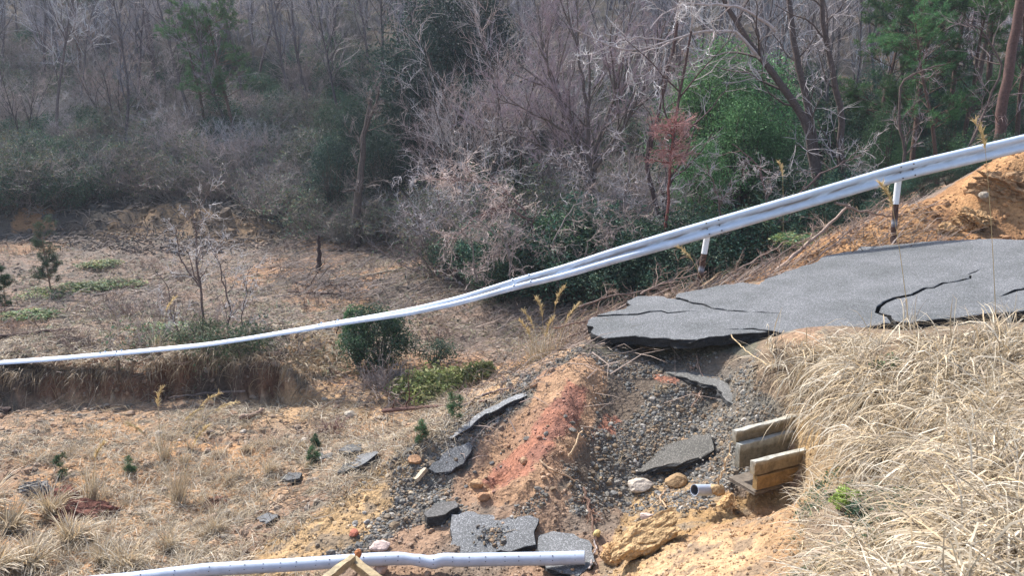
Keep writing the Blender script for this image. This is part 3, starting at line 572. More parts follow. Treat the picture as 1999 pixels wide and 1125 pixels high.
rock('rock', 1920, 380, (.11,.09,.08), (.36,.30,.23), 'pale rock embedded in the orange bank at right', sink=.5, seed=2, Y=16.1)
rock('clod', 1975, 362, (.75,.45,.38), (.32,.20,.11), 'big overhanging orange soil clod at the right edge of the bank', 'soil clod', sink=.55, seed=6, sub=5, Y=16.6, lump=.75, m=M_ground)
rock('clod', 1905, 420, (.40,.35,.25), (.42,.26,.13), 'orange soil clod low on the bank left of the biggest clod', 'soil clod', sink=.72, seed=16, sub=5, Y=16.15, lump=.8, m=M_ground)
rock('clod', 1850, 445, (.25,.2,.16), (.42,.26,.13), 'smaller orange clod at the far road edge', 'soil clod', sink=.75, seed=26, sub=4, Y=16.0, lump=.8, m=M_ground)
def manyrocks(n, poly, lo, hi, pal, label, group, name='stone'):
    k = 0; x0, y0 = np.min(poly, 0); x1, y1 = np.max(poly, 0); V, Fc = ico(2); pool = []
    for j in range(6):
        Q = V.copy()
        for _ in range(7):
            nn = rnd(1, rs)[0]; q = Q@nn; Q = Q-np.maximum(q-rs.uniform(.5, .85), 0)[:, None]*nn*.92
        c_ = np.array(pal[j % len(pal)])*rs.uniform(.85, 1.15); mb = MB(); mb.add(Q, Fc, c_); o = mb.build(name, M_stone); pool.append(o)
    used_ = set()
    while k < n:
        px, py = rs.uniform(x0, x1), rs.uniform(y0, y1)
        if not inpoly(np.array([px]), np.array([py]), poly)[0]: continue
        p = hit(px, py); s_ = rs.uniform(lo, hi); j = k % 6
        o = pool[j] if j not in used_ else pool[j].copy()
        if j in used_: COL.objects.link(o)
        used_.add(j); o.location = p+np.array([0, 0, s_*.15]); o.scale = (s_*rs.uniform(.8, 1.4), s_*rs.uniform(.7, 1.1), s_*rs.uniform(.5, .8)); o.rotation_euler = (rs.uniform(-.3, .3), rs.uniform(-.3, .3), rs.uniform(0, 6)); tag(o, label, 'stone', group); k += 1
manyrocks(46, [(20,800),(600,770),(860,790),(780,850),(460,1060),(20,930)], .035, .10, beige, 'loose tan stone on the left valley floor', 'stones on the valley floor')
manyrocks(40, [(900,880),(1180,760),(1380,760),(1400,860),(1200,960),(1000,1000),(900,990)], .02, .05, grey+[(.5,.5,.48)], 'fist-sized grey stone on the gravelly spur face', 'stones on the spur face')
rock('rock', 1402, 962, (.10,.09,.08), (.40,.27,.14), 'ochre lump hiding the buried side of the short pipe', sink=.2, seed=31, Y=8.4)
manyrocks(24, [(600,990),(800,900),(860,960),(700,1070),(600,1075)], .02, .06, [(.45,.3,.15),(.3,.28,.25),(.5,.4,.28)], 'small stone in the ochre toe of spur', 'stones on the ochre spur')

# ---------------------------------------------------------------- dry grass
straw = np.array([(.64,.54,.39),(.55,.43,.28),(.74,.66,.52),(.42,.34,.25),(.60,.46,.28)])
def blades(mb, B0, D, L, w, droop, cols, n=6, rs=rs):
    """arching flat blades from B0 heading D"""
    B = len(B0); d = D/np.linalg.norm(D, axis=1, keepdims=True); P = [B0]; seg = (L/(n-1))[:, None]
    for i in range(1, n):
        d = d+np.array([0, 0, -1.])*droop[:, None]*i/n+rs.normal(0, .07, (B, 3)); d /= np.linalg.norm(d, axis=1, keepdims=True); P.append(P[-1]+d*seg)
    P = np.stack(P, 1); t = np.gradient(P, axis=1); s_ = np.cross(t, rnd(B, rs)[:, None, :]*.6+np.array([0, 0, 1.])); s_ /= np.linalg.norm(s_, axis=2, keepdims=True)+1e-9
    ww = w[:, None]*np.array([.7, 1, 1, .85, .6, .12])[None, :n]
    V = np.concatenate([P-s_*ww[..., None]/2, P+s_*ww[..., None]/2], 1)
    o = (np.arange(B)*2*n)[:, None]; q = np.concatenate([o+[[i, i+1, n+i+1, n+i]] for i in range(n-1)]); mb.add(V.reshape(-1, 3), q, np.repeat(cols, 2*n, 0)); return P
bank = inpoly(PX, PY, [(1500,675),(1560,655),(1700,668),(1999,655),(2500,630),(2500,1300),(1560,1300),(1600,1060),(1680,900),(1610,790),(1540,760),(1500,700)]) & (GX > 1) & (GY < 10.4) & (GY > 2.3)
mb = MB(); Tn_, ti = scatter(bank & ((PY < 900) | (PX > 1830) | ((PY > 1060) & (PX > 1700))), 400, 14, .95)
for c0_ in Tn_:
    py_ = proj(*c0_)[1]; nb_ = int(rs.uniform(45, 110)); th = rs.uniform(0, 6.28, nb_); lean = rs.normal([-.25, -.4], .6)
    D = np.stack([np.cos(th)*.8+lean[0], np.sin(th)*.8+lean[1], rs.uniform(.25, 1.0, nb_)], 1)
    B0 = c0_+np.stack([rs.normal(0, .07, nb_), rs.normal(0, .07, nb_), np.full(nb_, -.02)], 1)
    L = rs.uniform(.28, .85, nb_)*(1 if py_ < 850 else .8)*(.75 if py_ < 690 else 1); k = straw[rs.randint(0, 5, nb_)]*rs.uniform(.5, 1.12, (nb_, 1))
    blades(mb, B0, D, L, rs.uniform(.005, .015, nb_), rs.uniform(.3, 1.5, nb_), k)
P, i = scatter(bank, 4500, 14, .95); n_b = len(P); th = rs.uniform(0, 6.28, n_b)
blades(mb, P+[0, 0, .02], np.stack([np.cos(th), np.sin(th), rs.uniform(-.05, .35, n_b)], 1), rs.uniform(.15, .5, n_b), rs.uniform(.004, .010, n_b), rs.uniform(0, .3, n_b), straw[rs.randint(0, 5, n_b)]*rs.uniform(.35, 1.05, (n_b, 1))*[.93,.95,1])
P, i = scatter(inpoly(PX, PY, [(1530,1125),(1560,960),(1640,860),(1760,900),(1999,1000),(1999,1200),(1540,1200)]) & (GY < 8), 2600, 9, .95); n_b = len(P); th = rs.uniform(0, 6.28, n_b)
blades(mb, P+[0, 0, .01], np.stack([np.cos(th), np.sin(th), rs.uniform(-.05, .5, n_b)], 1), rs.uniform(.08, .4, n_b), rs.uniform(.003, .010, n_b), rs.uniform(0, .6, n_b), straw[rs.randint(0, 5, n_b)]*rs.uniform(.4, 1.0, (n_b, 1)))
low = inpoly(PX, PY, [(1540,1125),(1560,980),(1640,900),(1800,960),(1999,1000),(1999,1200),(1540,1200)]) & (GY < 8)
P, i = scatter(low & (fbm(GX*2, GY*2, 3, 2) > .5), 2600, 9, .95); nn_ = rnd(len(P), rs)*.5+[0, 0, 1]; leaves(mb, P+[0, 0, .03], rs.uniform(.02, .05, len(P)), .6, rnd(len(P), rs), nn_, np.array([(.10,.17,.09),(.16,.20,.10),(.08,.13,.09)])[rs.randint(0, 3, len(P))]*rs.uniform(.6, 1.3, (len(P), 1)))
tag(mb.build('dry_grass', M_grass), 'matted pale dry grass covering the near bank at right', 'dry grass', kind='stuff')
# dead ground litter on the valley floor: twigs and straw, too many to count
m_l = (GX < 3.2) & (GY > 8) & (GY < 38) & ~spur_m & (PY > 430)
P, i = scatter(m_l, 20000, 40); th = rs.uniform(0, 6.28, len(P)); L = rs.uniform(.06, .35, len(P))*(1+P[:, 1]/25); d = np.stack([np.cos(th), np.sin(th), rs.normal(.12, .18, len(P))], 1)*L[:, None]
pal = np.array([(.30,.24,.18),(.42,.36,.29),(.16,.12,.09),(.46,.34,.20),(.24,.18,.14)])
mb = MB(); twigs(mb, np.stack([P+[0,0,.01], P+d*.5+rs.normal(0, .06, P.shape)*L[:, None]+[0,0,.02], P+d+[0,0,.02]], 1), .0035+.0022*P[:, 1]/12, pal[rs.randint(0, 5, len(P))]*rs.uniform(.6, 1.2, (len(P), 1)))
fg = m_l & (GY < 15.5) & (PY > 780)
P, i = scatter(fg & (fbm(GX*.8, GY*.8, 3, 2) > .36), 26000, 16); th = rs.uniform(0, 6.28, len(P))
blades(mb, P, np.stack([np.cos(th), np.sin(th), rs.uniform(.1, 1.2, len(P))], 1), rs.uniform(.08, .42, len(P)), rs.uniform(.004, .009, len(P)), rs.uniform(.1, .8, len(P)), straw[rs.randint(0, 5, len(P))]*rs.uniform(.5, .95, (len(P), 1)))
P, i = scatter(m_l & (GY > 15.8) & (GY < 36) & (fbm(GX*.5, GY*.5, 3, 1) > .5), 6000, 40); th = rs.uniform(0, 6.28, len(P))
gcol = np.array([(.16,.17,.08),(.24,.20,.10),(.40,.31,.19),(.12,.15,.07)])
blades(mb, P, np.stack([np.cos(th), np.sin(th), rs.uniform(.3, 1.2, len(P))], 1), rs.uniform(.15, .5, len(P)), rs.uniform(.01, .022, len(P)), rs.uniform(.2, .8, len(P)), gcol[rs.randint(0, 4, len(P))]*rs.uniform(.7, 1.1, (len(P), 1)))
tag(mb.build('ground_litter', M_grass), 'dead twigs and straw littering the valley floor', 'plant litter', kind='stuff')
# fringe of straw and roots hanging over the washed out bank
xs_ = rs.uniform(-13, -4.2, 4200); ys_ = 15.75+rs.normal(0, .22, 4200)-1.1*(fbm(xs_*.9, xs_*0+9.2, 4, 2)-.5); zz = height(xs_, ys_+.1)
D = np.stack([rs.normal(0, .35, 4200), rs.uniform(-1, -.3, 4200), rs.uniform(-.2, .5, 4200)], 1); mb = MB()
blades(mb, np.stack([xs_, ys_+.1, zz+.02], 1), D, rs.uniform(.1, .6, 4200)*(.35+1.3*fbm(xs_*1.3, xs_*0, 3, 1)), rs.uniform(.005, .012, 4200), rs.uniform(.5, 1.5, 4200), straw[rs.randint(0, 5, 4200)]*rs.uniform(.2, .75, (4200, 1))*[1,.9,.8])
n_b = 6000; xs_ = rs.uniform(-13, -3.8, n_b); ys_ = rs.uniform(15.8, 18, n_b); th = rs.uniform(0, 6.28, n_b)
blades(mb, np.stack([xs_, ys_, height(xs_, ys_)], 1), np.stack([np.cos(th), np.sin(th), rs.uniform(.1, .8, n_b)], 1), rs.uniform(.15, .45, n_b), rs.uniform(.006, .014, n_b), rs.uniform(.3, 1, n_b), straw[rs.randint(0, 5, n_b)]*rs.uniform(.45, .95, (n_b, 1)))
tag(mb.build('turf_fringe', M_grass), 'dry turf and roots hanging over the washed out bank below the rail', 'dry turf', kind='stuff')

def heap(mb, px, py, n, spread, L, col): 
    p = hit(px, py); q = p+rs.normal(0, 1, (n, 3))*[spread, spread*1.2, 0]; q[:, 2] = height(q[:, 0], q[:, 1])+.02; th = rs.normal(.2, .9, n); l = rs.uniform(.3, 1, n)*L; d = np.stack([np.cos(th), np.sin(th), rs.normal(.12, .2, n)], 1)*l[:, None]
    twigs(mb, np.stack([q, q+d*.5+rs.normal(0, .08, q.shape)*l[:, None]+[0, 0, .05], q+d], 1), rs.uniform(.006, .02, n)*(1 if p[1] > 20 else .6), np.array(col)*rs.uniform(.5, 1.5, (n, 1)))
mb = MB()
for k in range(26): heap(mb, rs.uniform(520, 860), rs.uniform(478, 590), 50, .8, 1.6, (.14,.115,.10))
for k in range(22): heap(mb, rs.uniform(850, 1200), rs.uniform(560, 700), 45, .6, 1.1, (.20,.155,.125))
for k in range(14): heap(mb, rs.uniform(640, 980), rs.uniform(735, 800), 26, .45, .9, (.17,.13,.11))
for k in range(16): heap(mb, rs.uniform(-40, 420), rs.uniform(500, 680), 30, .8, 1.1, (.22,.18,.15))
tag(mb.build('woody_debris', M_twig), 'dark broken branches and twigs strewn across the slide floor', 'woody debris', kind='stuff')
def tuft(px, py, h, nb_, label, lean=(0, 0), plumes=(), upright=.9, w=.006, pos=None, spread=.05, bright=1.0, name='grass_tuft', cat='grass tuft', group=None):
    p = hit(px, py) if pos is None else pos; root = empty(name, p, label, cat, group); mb = MB(); th = rs.uniform(0, 6.28, nb_)
    D = np.stack([np.cos(th)*(1-upright)+lean[0], np.sin(th)*(1-upright)+lean[1], rs.uniform(.6, 1.1, nb_)], 1)
    blades(mb, rs.normal(0, spread, (nb_, 3))*[1, 1, 0], D, rs.uniform(.4, 1, nb_)*h, np.full(nb_, w), rs.uniform(.05, .5, nb_), straw[rs.randint(0, 5, nb_)]*rs.uniform(.6, 1.05, (nb_, 1))*bright); mb.build('blades', M_grass, root)
    for tx, ty in plumes:
        q = at(tx, ty, p[1])-p; mid = q*.55+np.array([-.03*np.sign(q[0]+.01), 0, .05]); t = np.linspace(0, 1, 9)[:, None]; Pl = (1-t)**2*0+2*t*(1-t)*mid+t*t*q; mb = MB()
        tubes(mb, Pl, np.linspace(.005, .003, 9), 4, (.55,.42,.22)); st = mb.build('stem', M_grass, root); dirq = q-mid; dirq /= np.linalg.norm(dirq); lp = min(.42, .3*np.linalg.norm(q)+.08)
        n_p = 90; tt = rs.uniform(0, 1, n_p); b0 = q-dirq*lp*.45+dirq*lp*tt[:, None]+np.array([np.sign(dirq[0]+1e-3)*.10, 0, -.10])*(tt[:, None]**2)*lp*2
        mb = MB(); blades(mb, b0, dirq[None]*1.5+rs.normal(0, .35, (n_p, 3))+[0, 0, -.1], rs.uniform(.06, .13, n_p), np.full(n_p, .009), rs.uniform(.2, .6, n_p), np.array([(.62,.47,.24)])*rs.uniform(.8, 1.2, (n_p, 1))); mb.build('plume', M_grass, root)
    return root
G_ = 'dry pampas grasses'
tuft(1062, 755, 1.25, 420, 'tall tawny pampas clump standing left of the broken road tip', (.03,0), [(1058,600),(1038,625),(1088,578),(1030,640),(1112,610),(1068,640)], .9, .013, at(1062,757,13.2)+[0,0,-.08], .2, bright=.95)
tuft(320, 900, .75, 60, 'pampas clump with four plumes in the centre of the left foreground', (.02,0), [(308,775),(270,835),(372,808),(402,780),(433,792)], .9, .007)
tuft(350, 985, .9, 130, 'dense straw tuft in front of the brown clay clod', (.05,0), [(385,850)], .8, .007)
tuft(180, 985, .8, 120, 'curving straw tuft beside the red clay boulder', (.2,-.1), [(190,880)], .85, .009)
tuft(525, 925, .45, 130, 'bleached straw tuft right of centre on the valley floor', (.3,0), (), .6, .007, bright=1.1)
tuft(480, 880, .4, 90, 'fallen bleached straw below the whitish branch', (.4,0), (), .5, .006, bright=1.1)
tuft(20, 1040, .7, 180, 'pale blurred straw tuft at the left edge', (.2,-.2), (), .5, .012)
tuft(100, 1010, .7, 260, 'tall pale grass behind the lower left corner tufts', (.2,-.1), (), .6, .012, bright=1.15)
tuft(-40, 1000, .8, 260, 'pale grass leaning in from the left edge', (.5,-.1), (), .5, .013, bright=1.2)
tuft(250, 1110, .5, 200, 'pale grass just left of the long pipe end', (.2,-.1), (), .45, .010, bright=1.1)
tuft(140, 1060, .65, 200, 'bleached straw tuft covering the front of the red boulders', (.3,-.1), (), .45, .013, bright=1.15)
tuft(-20, 1120, .7, 260, 'outermost pale straw tuft cut by the lower left corner', (.5,-.1), (), .4, .014, bright=1.2)
tuft(60, 1110, .6, 220, 'broad pale straw tuft in the lower left corner', (.4,-.1), (), .4, .012, bright=1.1)
tuft(200, 1100, .5, 150, 'low straw tuft in front of the large red boulder', (.4,-.1), (), .4, .010)
tuft(330, 1075, .5, 150, 'low spreading straw tuft near the left pipe end', (.2,0), (), .5, .008)
tuft(560, 1040, .3, 60, 'little straw tuft on the spur foot', (0,0), (), .6, .006)
tuft(420, 1040, .45, 140, 'straw tuft between clay clod and spur foot', (.1,0), (), .5, .007)
tuft(1205, 905, .0001+.3, 12, 'sparse straw wisp on the gravel face', (0,0), (), .5, .006)
tuft(1290, 760, .25, 40, 'dead tuft rooted high in the scarp below the slab', (0,-.5), (), .4, .006, bright=.8)
tuft(1365, 560, .9, 12, 'single arching plume beside the leaning rail post', (0,0), [(1345,495)], .8, .007, at(1392,600,14.9))
tuft(1930, 620, .5, 14, 'tall single reed rising over the rail at far right', (0,0), [(1921,262)], .9, .006, at(1945,640,9.3))
tuft(1765, 610, .5, 14, 'lone reed bending in front of the right rail post', (0,0), [(1738,380)], .9, .006, at(1775,640,9.6))
tuft(1460, 470, .5, 24, 'pale seed head in the thicket above the rail middle', (0,0), [(1528,330)], .8, .01, ground(1528, 17.6))
tuft(320, 660, .8, 30, 'large feathery plume above the rail at left', (0,0), [(330,592)], .8, .01, ground(305, 16.4))
for k in range(84):
    px, py = rs.uniform(20, 620), rs.uniform(800, 1110)
    if px > 480 and py > 980: continue
    tuft(px, py, rs.uniform(.2, .4), 50, 'small dry straw tuft on left valley floor', (rs.uniform(-.2, .3), 0), (), .5, .006, group='small straw tufts on the valley floor')

# ---------------------------------------------------------------- plant generators
def grow(rs, P0, D0, L, n, wob, up):
    d = D0/np.linalg.norm(D0, axis=1, keepdims=True); P = [P0]
    for i in range(1, n):
        d = d+rs.normal(0, wob, d.shape)+[0, 0, up]; d /= np.linalg.norm(d, axis=1, keepdims=True); P.append(P[-1]+d*(L/(n-1))[:, None])
    return np.stack(P, 1)
def fork(rs, P, R, k, t0, t1, a0, a1, up=0):
    B, n, _ = P.shape; t = rs.uniform(t0, t1, (B, k))*(n-1.001); i = t.astype(int); f = (t-i)[..., None]; b = np.arange(B)[:, None]
    p = P[b, i]*(1-f)+P[b, i+1]*f; tg = P[b, i+1]-P[b, i]; tg /= np.linalg.norm(tg, axis=2, keepdims=True)+1e-9; r = R[b, i]*(1-f[..., 0])+R[b, i+1]*f[..., 0]
    s_ = np.cross(tg, rs.normal(size=tg.shape)); s_ /= np.linalg.norm(s_, axis=2, keepdims=True)+1e-9; an = rs.uniform(a0, a1, (B, k, 1))
    d = tg*np.cos(an)+s_*np.sin(an)+[0, 0, up]; return p.reshape(-1, 3), d.reshape(-1, 3), r.ravel()
def woody(rs, P, R, mbT, mbC, n1=10, n2=6, n3=7, L1=.35, L2=.5, L3=.45, wob=.12, up=.03, tr=.006, cT=(.2,.17,.15), cC=(.3,.26,.25), t0=.25, H=None, k=6, ang=(.4, 1.1)):
    """limbs P,R (B,n,3) with side branches and twigs"""
    if H is None: H = np.linalg.norm(P[:, -1]-P[:, 0], axis=1).mean()
    if R.max() > 0: tubes(mbT, P, R, k, cT)
    p, d, r = fork(rs, P, R, n1, t0, .97, *ang, up=up*3); L = rs.uniform(.5, 1.1, len(p))*L1*H; P1 = grow(rs, p, d, L, 7, wob, up)
    R1 = np.minimum(r*.7, .012*L+.008)[:, None]*np.linspace(1, .3, 7); tubes(mbT, P1, R1, 4, cT)
    p, d, r = fork(rs, P1, R1, n2, .15, 1, .4, 1.0, up=up); L = rs.uniform(.5, 1.1, len(p))*L1*L2*H; P2 = grow(rs, p, d, L, 5, wob*1.3, up)
    R2 = np.maximum(r*.6, tr*1.2)[:, None]*np.linspace(1, .5, 5); tubes(mbC, P2, R2, 3, cC)
    p, d, r = fork(rs, P2, R2, n3, .05, 1, .3, 1.0); L = rs.uniform(.4, 1.2, len(p))*L1*L2*L3*H; P3 = grow(rs, p, d, L, 3, wob*1.5, up*1.5)
    twigs(mbC, P3, tr*rs.uniform(.6, 1.1, len(p)), np.array(cC)*rs.uniform(.75, 1.25, (len(p), 1)))
    return P1, P2, P3
def finish(root, mbT, mbC, mT=None, mC=None, nT='trunk', nC='crown'):
    if mbT.n: mbT.build(nT, mT or M_bark, root, smooth=True)
    if mbC.n: mbC.build(nC, mC or M_twig, root)
    return root
def leafclumps(mb, rs, C, Rc, nl, size, pal, flat=.8, w=.45):
    B = len(C); i = np.repeat(np.arange(B), nl); v = rnd(len(i), rs)*(rs.uniform(.35, 1, (len(i), 1))**.6)*[1, 1, flat]; p = C[i]+v*Rc[i][:, None]
    N = v*.6+np.array([0, 0, .8])+rs.normal(0, .5, v.shape); D = np.cross(N, rs.normal(size=v.shape)); D[:, 2] -= .15; pal = np.array(pal)
    leaves(mb, p, rs.uniform(.6, 1.25, len(i))*size, w, D, N, pal[rs.randint(0, len(pal), len(i))]*rs.uniform(.6, 1.35, (len(i), 1))*rs.uniform(.75, 1.25, B)[i][:, None])
GD = [(.038,.100,.066),(.030,.078,.056),(.060,.13,.080),(.075,.12,.06)]; GB = [(.075,.17,.075),(.06,.14,.065),(.11,.21,.09)]; GY_ = [(.22,.28,.10),(.16,.22,.07),(.30,.33,.16)]
def bare_proto(seed, H, stems=1, tilt=.08, cT=(.13,.11,.10), cC=(.26,.22,.23), tr=.009, n1=13, n2=6, n3=6, L1=.3, up=.06, ang=(.35, .9), t0=.25):
    rs_ = np.random.RandomState(seed); a_ = rs_.uniform(0, 6.28, stems); D = np.stack([np.cos(a_)*tilt, np.sin(a_)*tilt, np.ones(stems)], 1)
    P = grow(rs_, np.stack([np.cos(a_)*.12, np.sin(a_)*.12, np.full(stems, -.3)], 1)*(stems > 1)+[0, 0, -.1], D, np.full(stems, H), 12, .05, .01); R = np.full((stems, 1), .011*H*(1 if stems == 1 else .7))*np.linspace(1, .15, 12)
    root = empty('bare_tree'); T, Cc = MB(), MB(); woody(rs_, P, R, T, Cc, n1, n2, n3, L1, .55, .5, .13, up, tr, cT, cC, t0, H, ang=ang); root['H'] = H; return finish(root, T, Cc)
def ever_proto(seed, H, Wd, pal, nc=60, nl=60, size=.10, name='evergreen_shrub', base=.1):
    rs_ = np.random.RandomState(seed); v = rnd(nc, rs_)*(rs_.uniform(.3, 1, (nc, 1))**.5); v[:, 2] = v[:, 2]*.5+.5; C_ = v*[Wd/2, Wd/2, H*(1-base)]+[0, 0, H*base]; C_[:, :2] *= (1.15-.55*v[:, 2:3])
    root = empty(name); T, Cc = MB(), MB(); m = min(nc, 26); Q = C_[:m]; P = np.stack([Q*t+[0, 0, -.15*(1-t)]+np.array([0, 0, .25*H])*t*(1-t)*2 for t in np.linspace(0, 1, 6)], 1)+rs_.normal(0, .02*H, (m, 6, 3))*np.linspace(0, 1, 6)[None, :, None]
    tubes(T, P, np.full((m, 1), .010+.006*H)*np.linspace(1, .3, 6), 4, (.10,.085,.07)); leafclumps(Cc, rs_, C_, rs_.uniform(.13, .26, nc)*Wd*.8, nl, size, pal); root['H'] = H; return finish(root, T, Cc, M_bark, M_leaf, 'stems', 'foliage')
def brush_proto(seed, H, Wd, cC, n=70, name='bare_shrub', tr=.007, n2=5, n3=6, lean=.8, leafy=0):
    rs_ = np.random.RandomState(seed); a_ = rs_.uniform(0, 6.28, n); s_ = rs_.uniform(0, 1, n); D = np.stack([np.cos(a_)*lean*s_, np.sin(a_)*lean*s_, np.full(n, .9)], 1)
    P = grow(rs_, np.stack([np.cos(a_)*Wd*.22*s_, np.sin(a_)*Wd*.22*s_, np.full(n, -.1)], 1), D, rs_.uniform(.5, 1.1, n)*H, 7, .16, -.02); R = np.full((n, 1), .009+.003*H)*np.linspace(1, .3, 7)
    root = empty(name); T, Cc, Lf = MB(), MB(), MB(); tubes(T, P, R, 4, np.array(cC)*.75)
    p, d, r = fork(rs_, P, R, n2, .2, 1, .3, 1.1); P2 = grow(rs_, p, d, rs_.uniform(.2, .5, len(p))*H*.8, 4, .2, .0); R2 = np.full((len(p), 1), tr)*np.linspace(1, .5, 4); tubes(Cc, P2, R2, 3, cC)
    p, d, r = fork(rs_, P2, R2, n3, .1, 1, .3, 1.1); P3 = grow(rs_, p, d, rs_.uniform(.08, .3, len(p))*H*.6, 3, .2, .03); twigs(Cc, P3, tr*.7, np.array(cC)*rs_.uniform(.7, 1.35, (len(p), 1))); root['H'] = H
    if leafy: leafclumps(Lf, rs_, P3[::7, 1], np.full(len(P3[::7]), .22), leafy, .10, [(.10,.15,.085),(.06,.12,.075),(.16,.16,.09)]); Lf.build('foliage', M_leaf, root)
    return finish(root, T, Cc, M_twig, M_twig, 'stems', 'twigs')
def pine_proto(seed, H, c0_=.55, pal=None, name='pine_tree', spread=.22, nb_=26, trunkc=(.11,.075,.06), lean=0, nn=34):
    pal = pal or [(.035,.085,.045),(.05,.11,.05),(.028,.065,.04)]; rs_ = np.random.RandomState(seed); P = grow(rs_, np.array([[0, 0, -.3]]), np.array([[lean, 0, 1.]]), np.array([H+.3]), 14, .03, .01); R = (.013*H*np.linspace(1, .2, 14))[None]
    root = empty(name); T, Cc = MB(), MB(); tubes(T, P, R, 8, trunkc); p, d, r = fork(rs_, P, R, nb_, c0_, .99, 1.0, 1.5, .1); L = rs_.uniform(.5, 1.1, len(p))*spread*H; P1 = grow(rs_, p, d, L, 6, .1, .04); tubes(T, P1, (r*.35)[:, None]*np.linspace(1, .4, 6), 4, trunkc)
    p, d, r = fork(rs_, P1, np.ones((len(P1), 6)), 9, .3, 1, .2, .9, .1); P2 = grow(rs_, p, d, rs_.uniform(.04, .09, len(p))*H, 3, .1, .1); twigs(T, P2, .01, trunkc)
    tip = P2[:, 2]; ax = P2[:, 2]-P2[:, 1]; ax /= np.linalg.norm(ax, axis=1, keepdims=True); i = np.repeat(np.arange(len(tip)), nn); ln = .014*H+.07
    dd = ax[i]*.7+rnd(len(i), rs_); dd /= np.linalg.norm(dd, axis=1, keepdims=True); b0 = tip[i]-ax[i]*rs_.uniform(0, .03*H, (len(i), 1)); c_ = np.array(pal)[rs_.randint(0, len(pal), len(i))]*rs_.uniform(.6, 1.4, (len(i), 1))
    leaves(Cc, b0+dd*ln*.5, ln, .10 if H > 3 else .06, dd, rnd(len(i), rs_), c_, 0); root['H'] = H; return finish(root, T, Cc, M_bark, M_leaf)
used = set(); POOL = {}
def plant(kind, p, scale, label, group, cat, rz=None, sxy=1, tilt=0):
    pool = POOL[kind]; src = pool[rs.randint(len(pool))]
    o = src if src.name not in used else copy_tree(src); used.add(src.name); o.location = p; s_ = scale
    o.scale = (s_*sxy, s_*sxy, s_); o.rotation_euler = (tilt, rs.normal(0, .04)+tilt, rs.uniform(0, 6.28) if rz is None else rz); tag(o, label, cat, group)
    if 'H' in o: del o['H']
    return o
HT = {}
def proto(kind, lst): POOL[kind] = lst; HT[kind] = [float(o['H']) for o in lst][0]
# ---------------------------------------------------------------- forest
proto('bare', [bare_proto(s_, 9, cT=(.115,.10,.10), cC=c_) for s_, c_ in [(1,(.33,.335,.35)),(2,(.40,.385,.385)),(3,(.27,.28,.30)),(4,(.33,.315,.31)),(5,(.24,.25,.265))]])
proto('spread', [bare_proto(s_, 7, 5, .45, (.10,.085,.08), c_, .007, 8, 6, 7, .33, .05, (.3, .8), .3) for s_, c_ in [(11,(.38,.335,.325)),(12,(.33,.295,.28))]])
proto('brush', [brush_proto(s_, 2.0, 3.0, c_, leafy=l_) for s_, c_, l_ in [(21,(.27,.25,.22),0),(22,(.31,.27,.245),4),(23,(.23,.22,.20),8),(24,(.36,.33,.31),0),(25,(.24,.24,.21),12)]])
proto('ever', [ever_proto(s_, 2.2, 2.6, GD, 60, 60, .10) for s_ in (31, 32, 33)])
proto('everb', [ever_proto(s_, 2.2, 2.6, GB, 60, 60, .10) for s_ in (34, 35)])
proto('etree', [ever_proto(s_, 6, 4.2, p_, 150, 60, .13, 'evergreen_tree', .2) for s_, p_ in [(41,GD),(42,GB),(43,GD)]])
proto('pine', [pine_proto(s_, 11) for s_ in (51, 52)])
proto('pineb', [pine_proto(s_, 8, .35, [(.09,.19,.07),(.06,.15,.06)], nb_=34) for s_ in (53, 54)])
proto('etreeb', [ever_proto(s_, 6, 4.2, [(.10,.22,.08),(.075,.17,.07),(.13,.25,.11)], 150, 60, .13, 'evergreen_tree', .2) for s_ in (44, 45)])
proto('etree_shaded', [ever_proto(s_, 6, 4.0, [(.022,.05,.036),(.03,.06,.045),(.016,.036,.03)], 130, 60, .13, 'evergreen_tree', .2) for s_ in (46, 47)])  # darker copy of the leaf palette: forest gloom put into the colour
proto('low', [brush_proto(s_, .45, 2.2, c_, 46, tr=.005, n2=4, n3=5, lean=1.7) for s_, c_ in [(26,(.27,.22,.18)),(27,(.35,.29,.23)),(28,(.20,.16,.13))]])
def by_top(kind, px, Y, top, label, group=None, cat=None, sxy=1, **k):
    p = ground(px, Y); H = at(px, top, Y)[2]-p[2]; return plant(kind, p, H/HT[kind], label, group, cat or {'bare':'bare tree','spread':'bare tree','brush':'bare shrub','ever':'evergreen shrub','everb':'evergreen shrub','etree':'evergreen tree','etreeb':'evergreen tree','etree_shaded':'evergreen tree','pineb':'pine tree','low':'bare shrub','pine':'pine tree'}[kind], sxy=sxy, **k)
# jittered rows up the hillside
Yr = Yd0 = 38.0; n_t = 0
while Yr < 88:
    sp = 2.9+.03*(Yr-38); xl = -.78*Yr-3; xr = .78*Yr+3; x = xl+rs.uniform(0, sp)
    while x < xr:
        y = Yr+rs.uniform(-1.2, 1.2); px = 1000+F*x/(y*cP+5*sP)
        lim = 44 if px < 760 else (40 if px < 1000 else 34)
        if y > lim and n_t < 290 and rs.rand() < .82:
            z = float(height(np.array([x]), np.array([y]))[0]); left = px < 1000
            plant('bare', (x, y, z), rs.uniform(.75, 1.25), 'slender leafless grey tree on the %s hillside' % ('left' if left else 'right'), 'leafless trees on the %s hillside' % ('left' if left else 'right'), 'bare tree'); n_t += 1
        x += sp*rs.uniform(.7, 1.3)
    Yr += 3.4
print('hill trees', n_t, Yr)
T_, C_ = MB(), MB(); Y2 = Yd0
rd = np.random.RandomState(77)
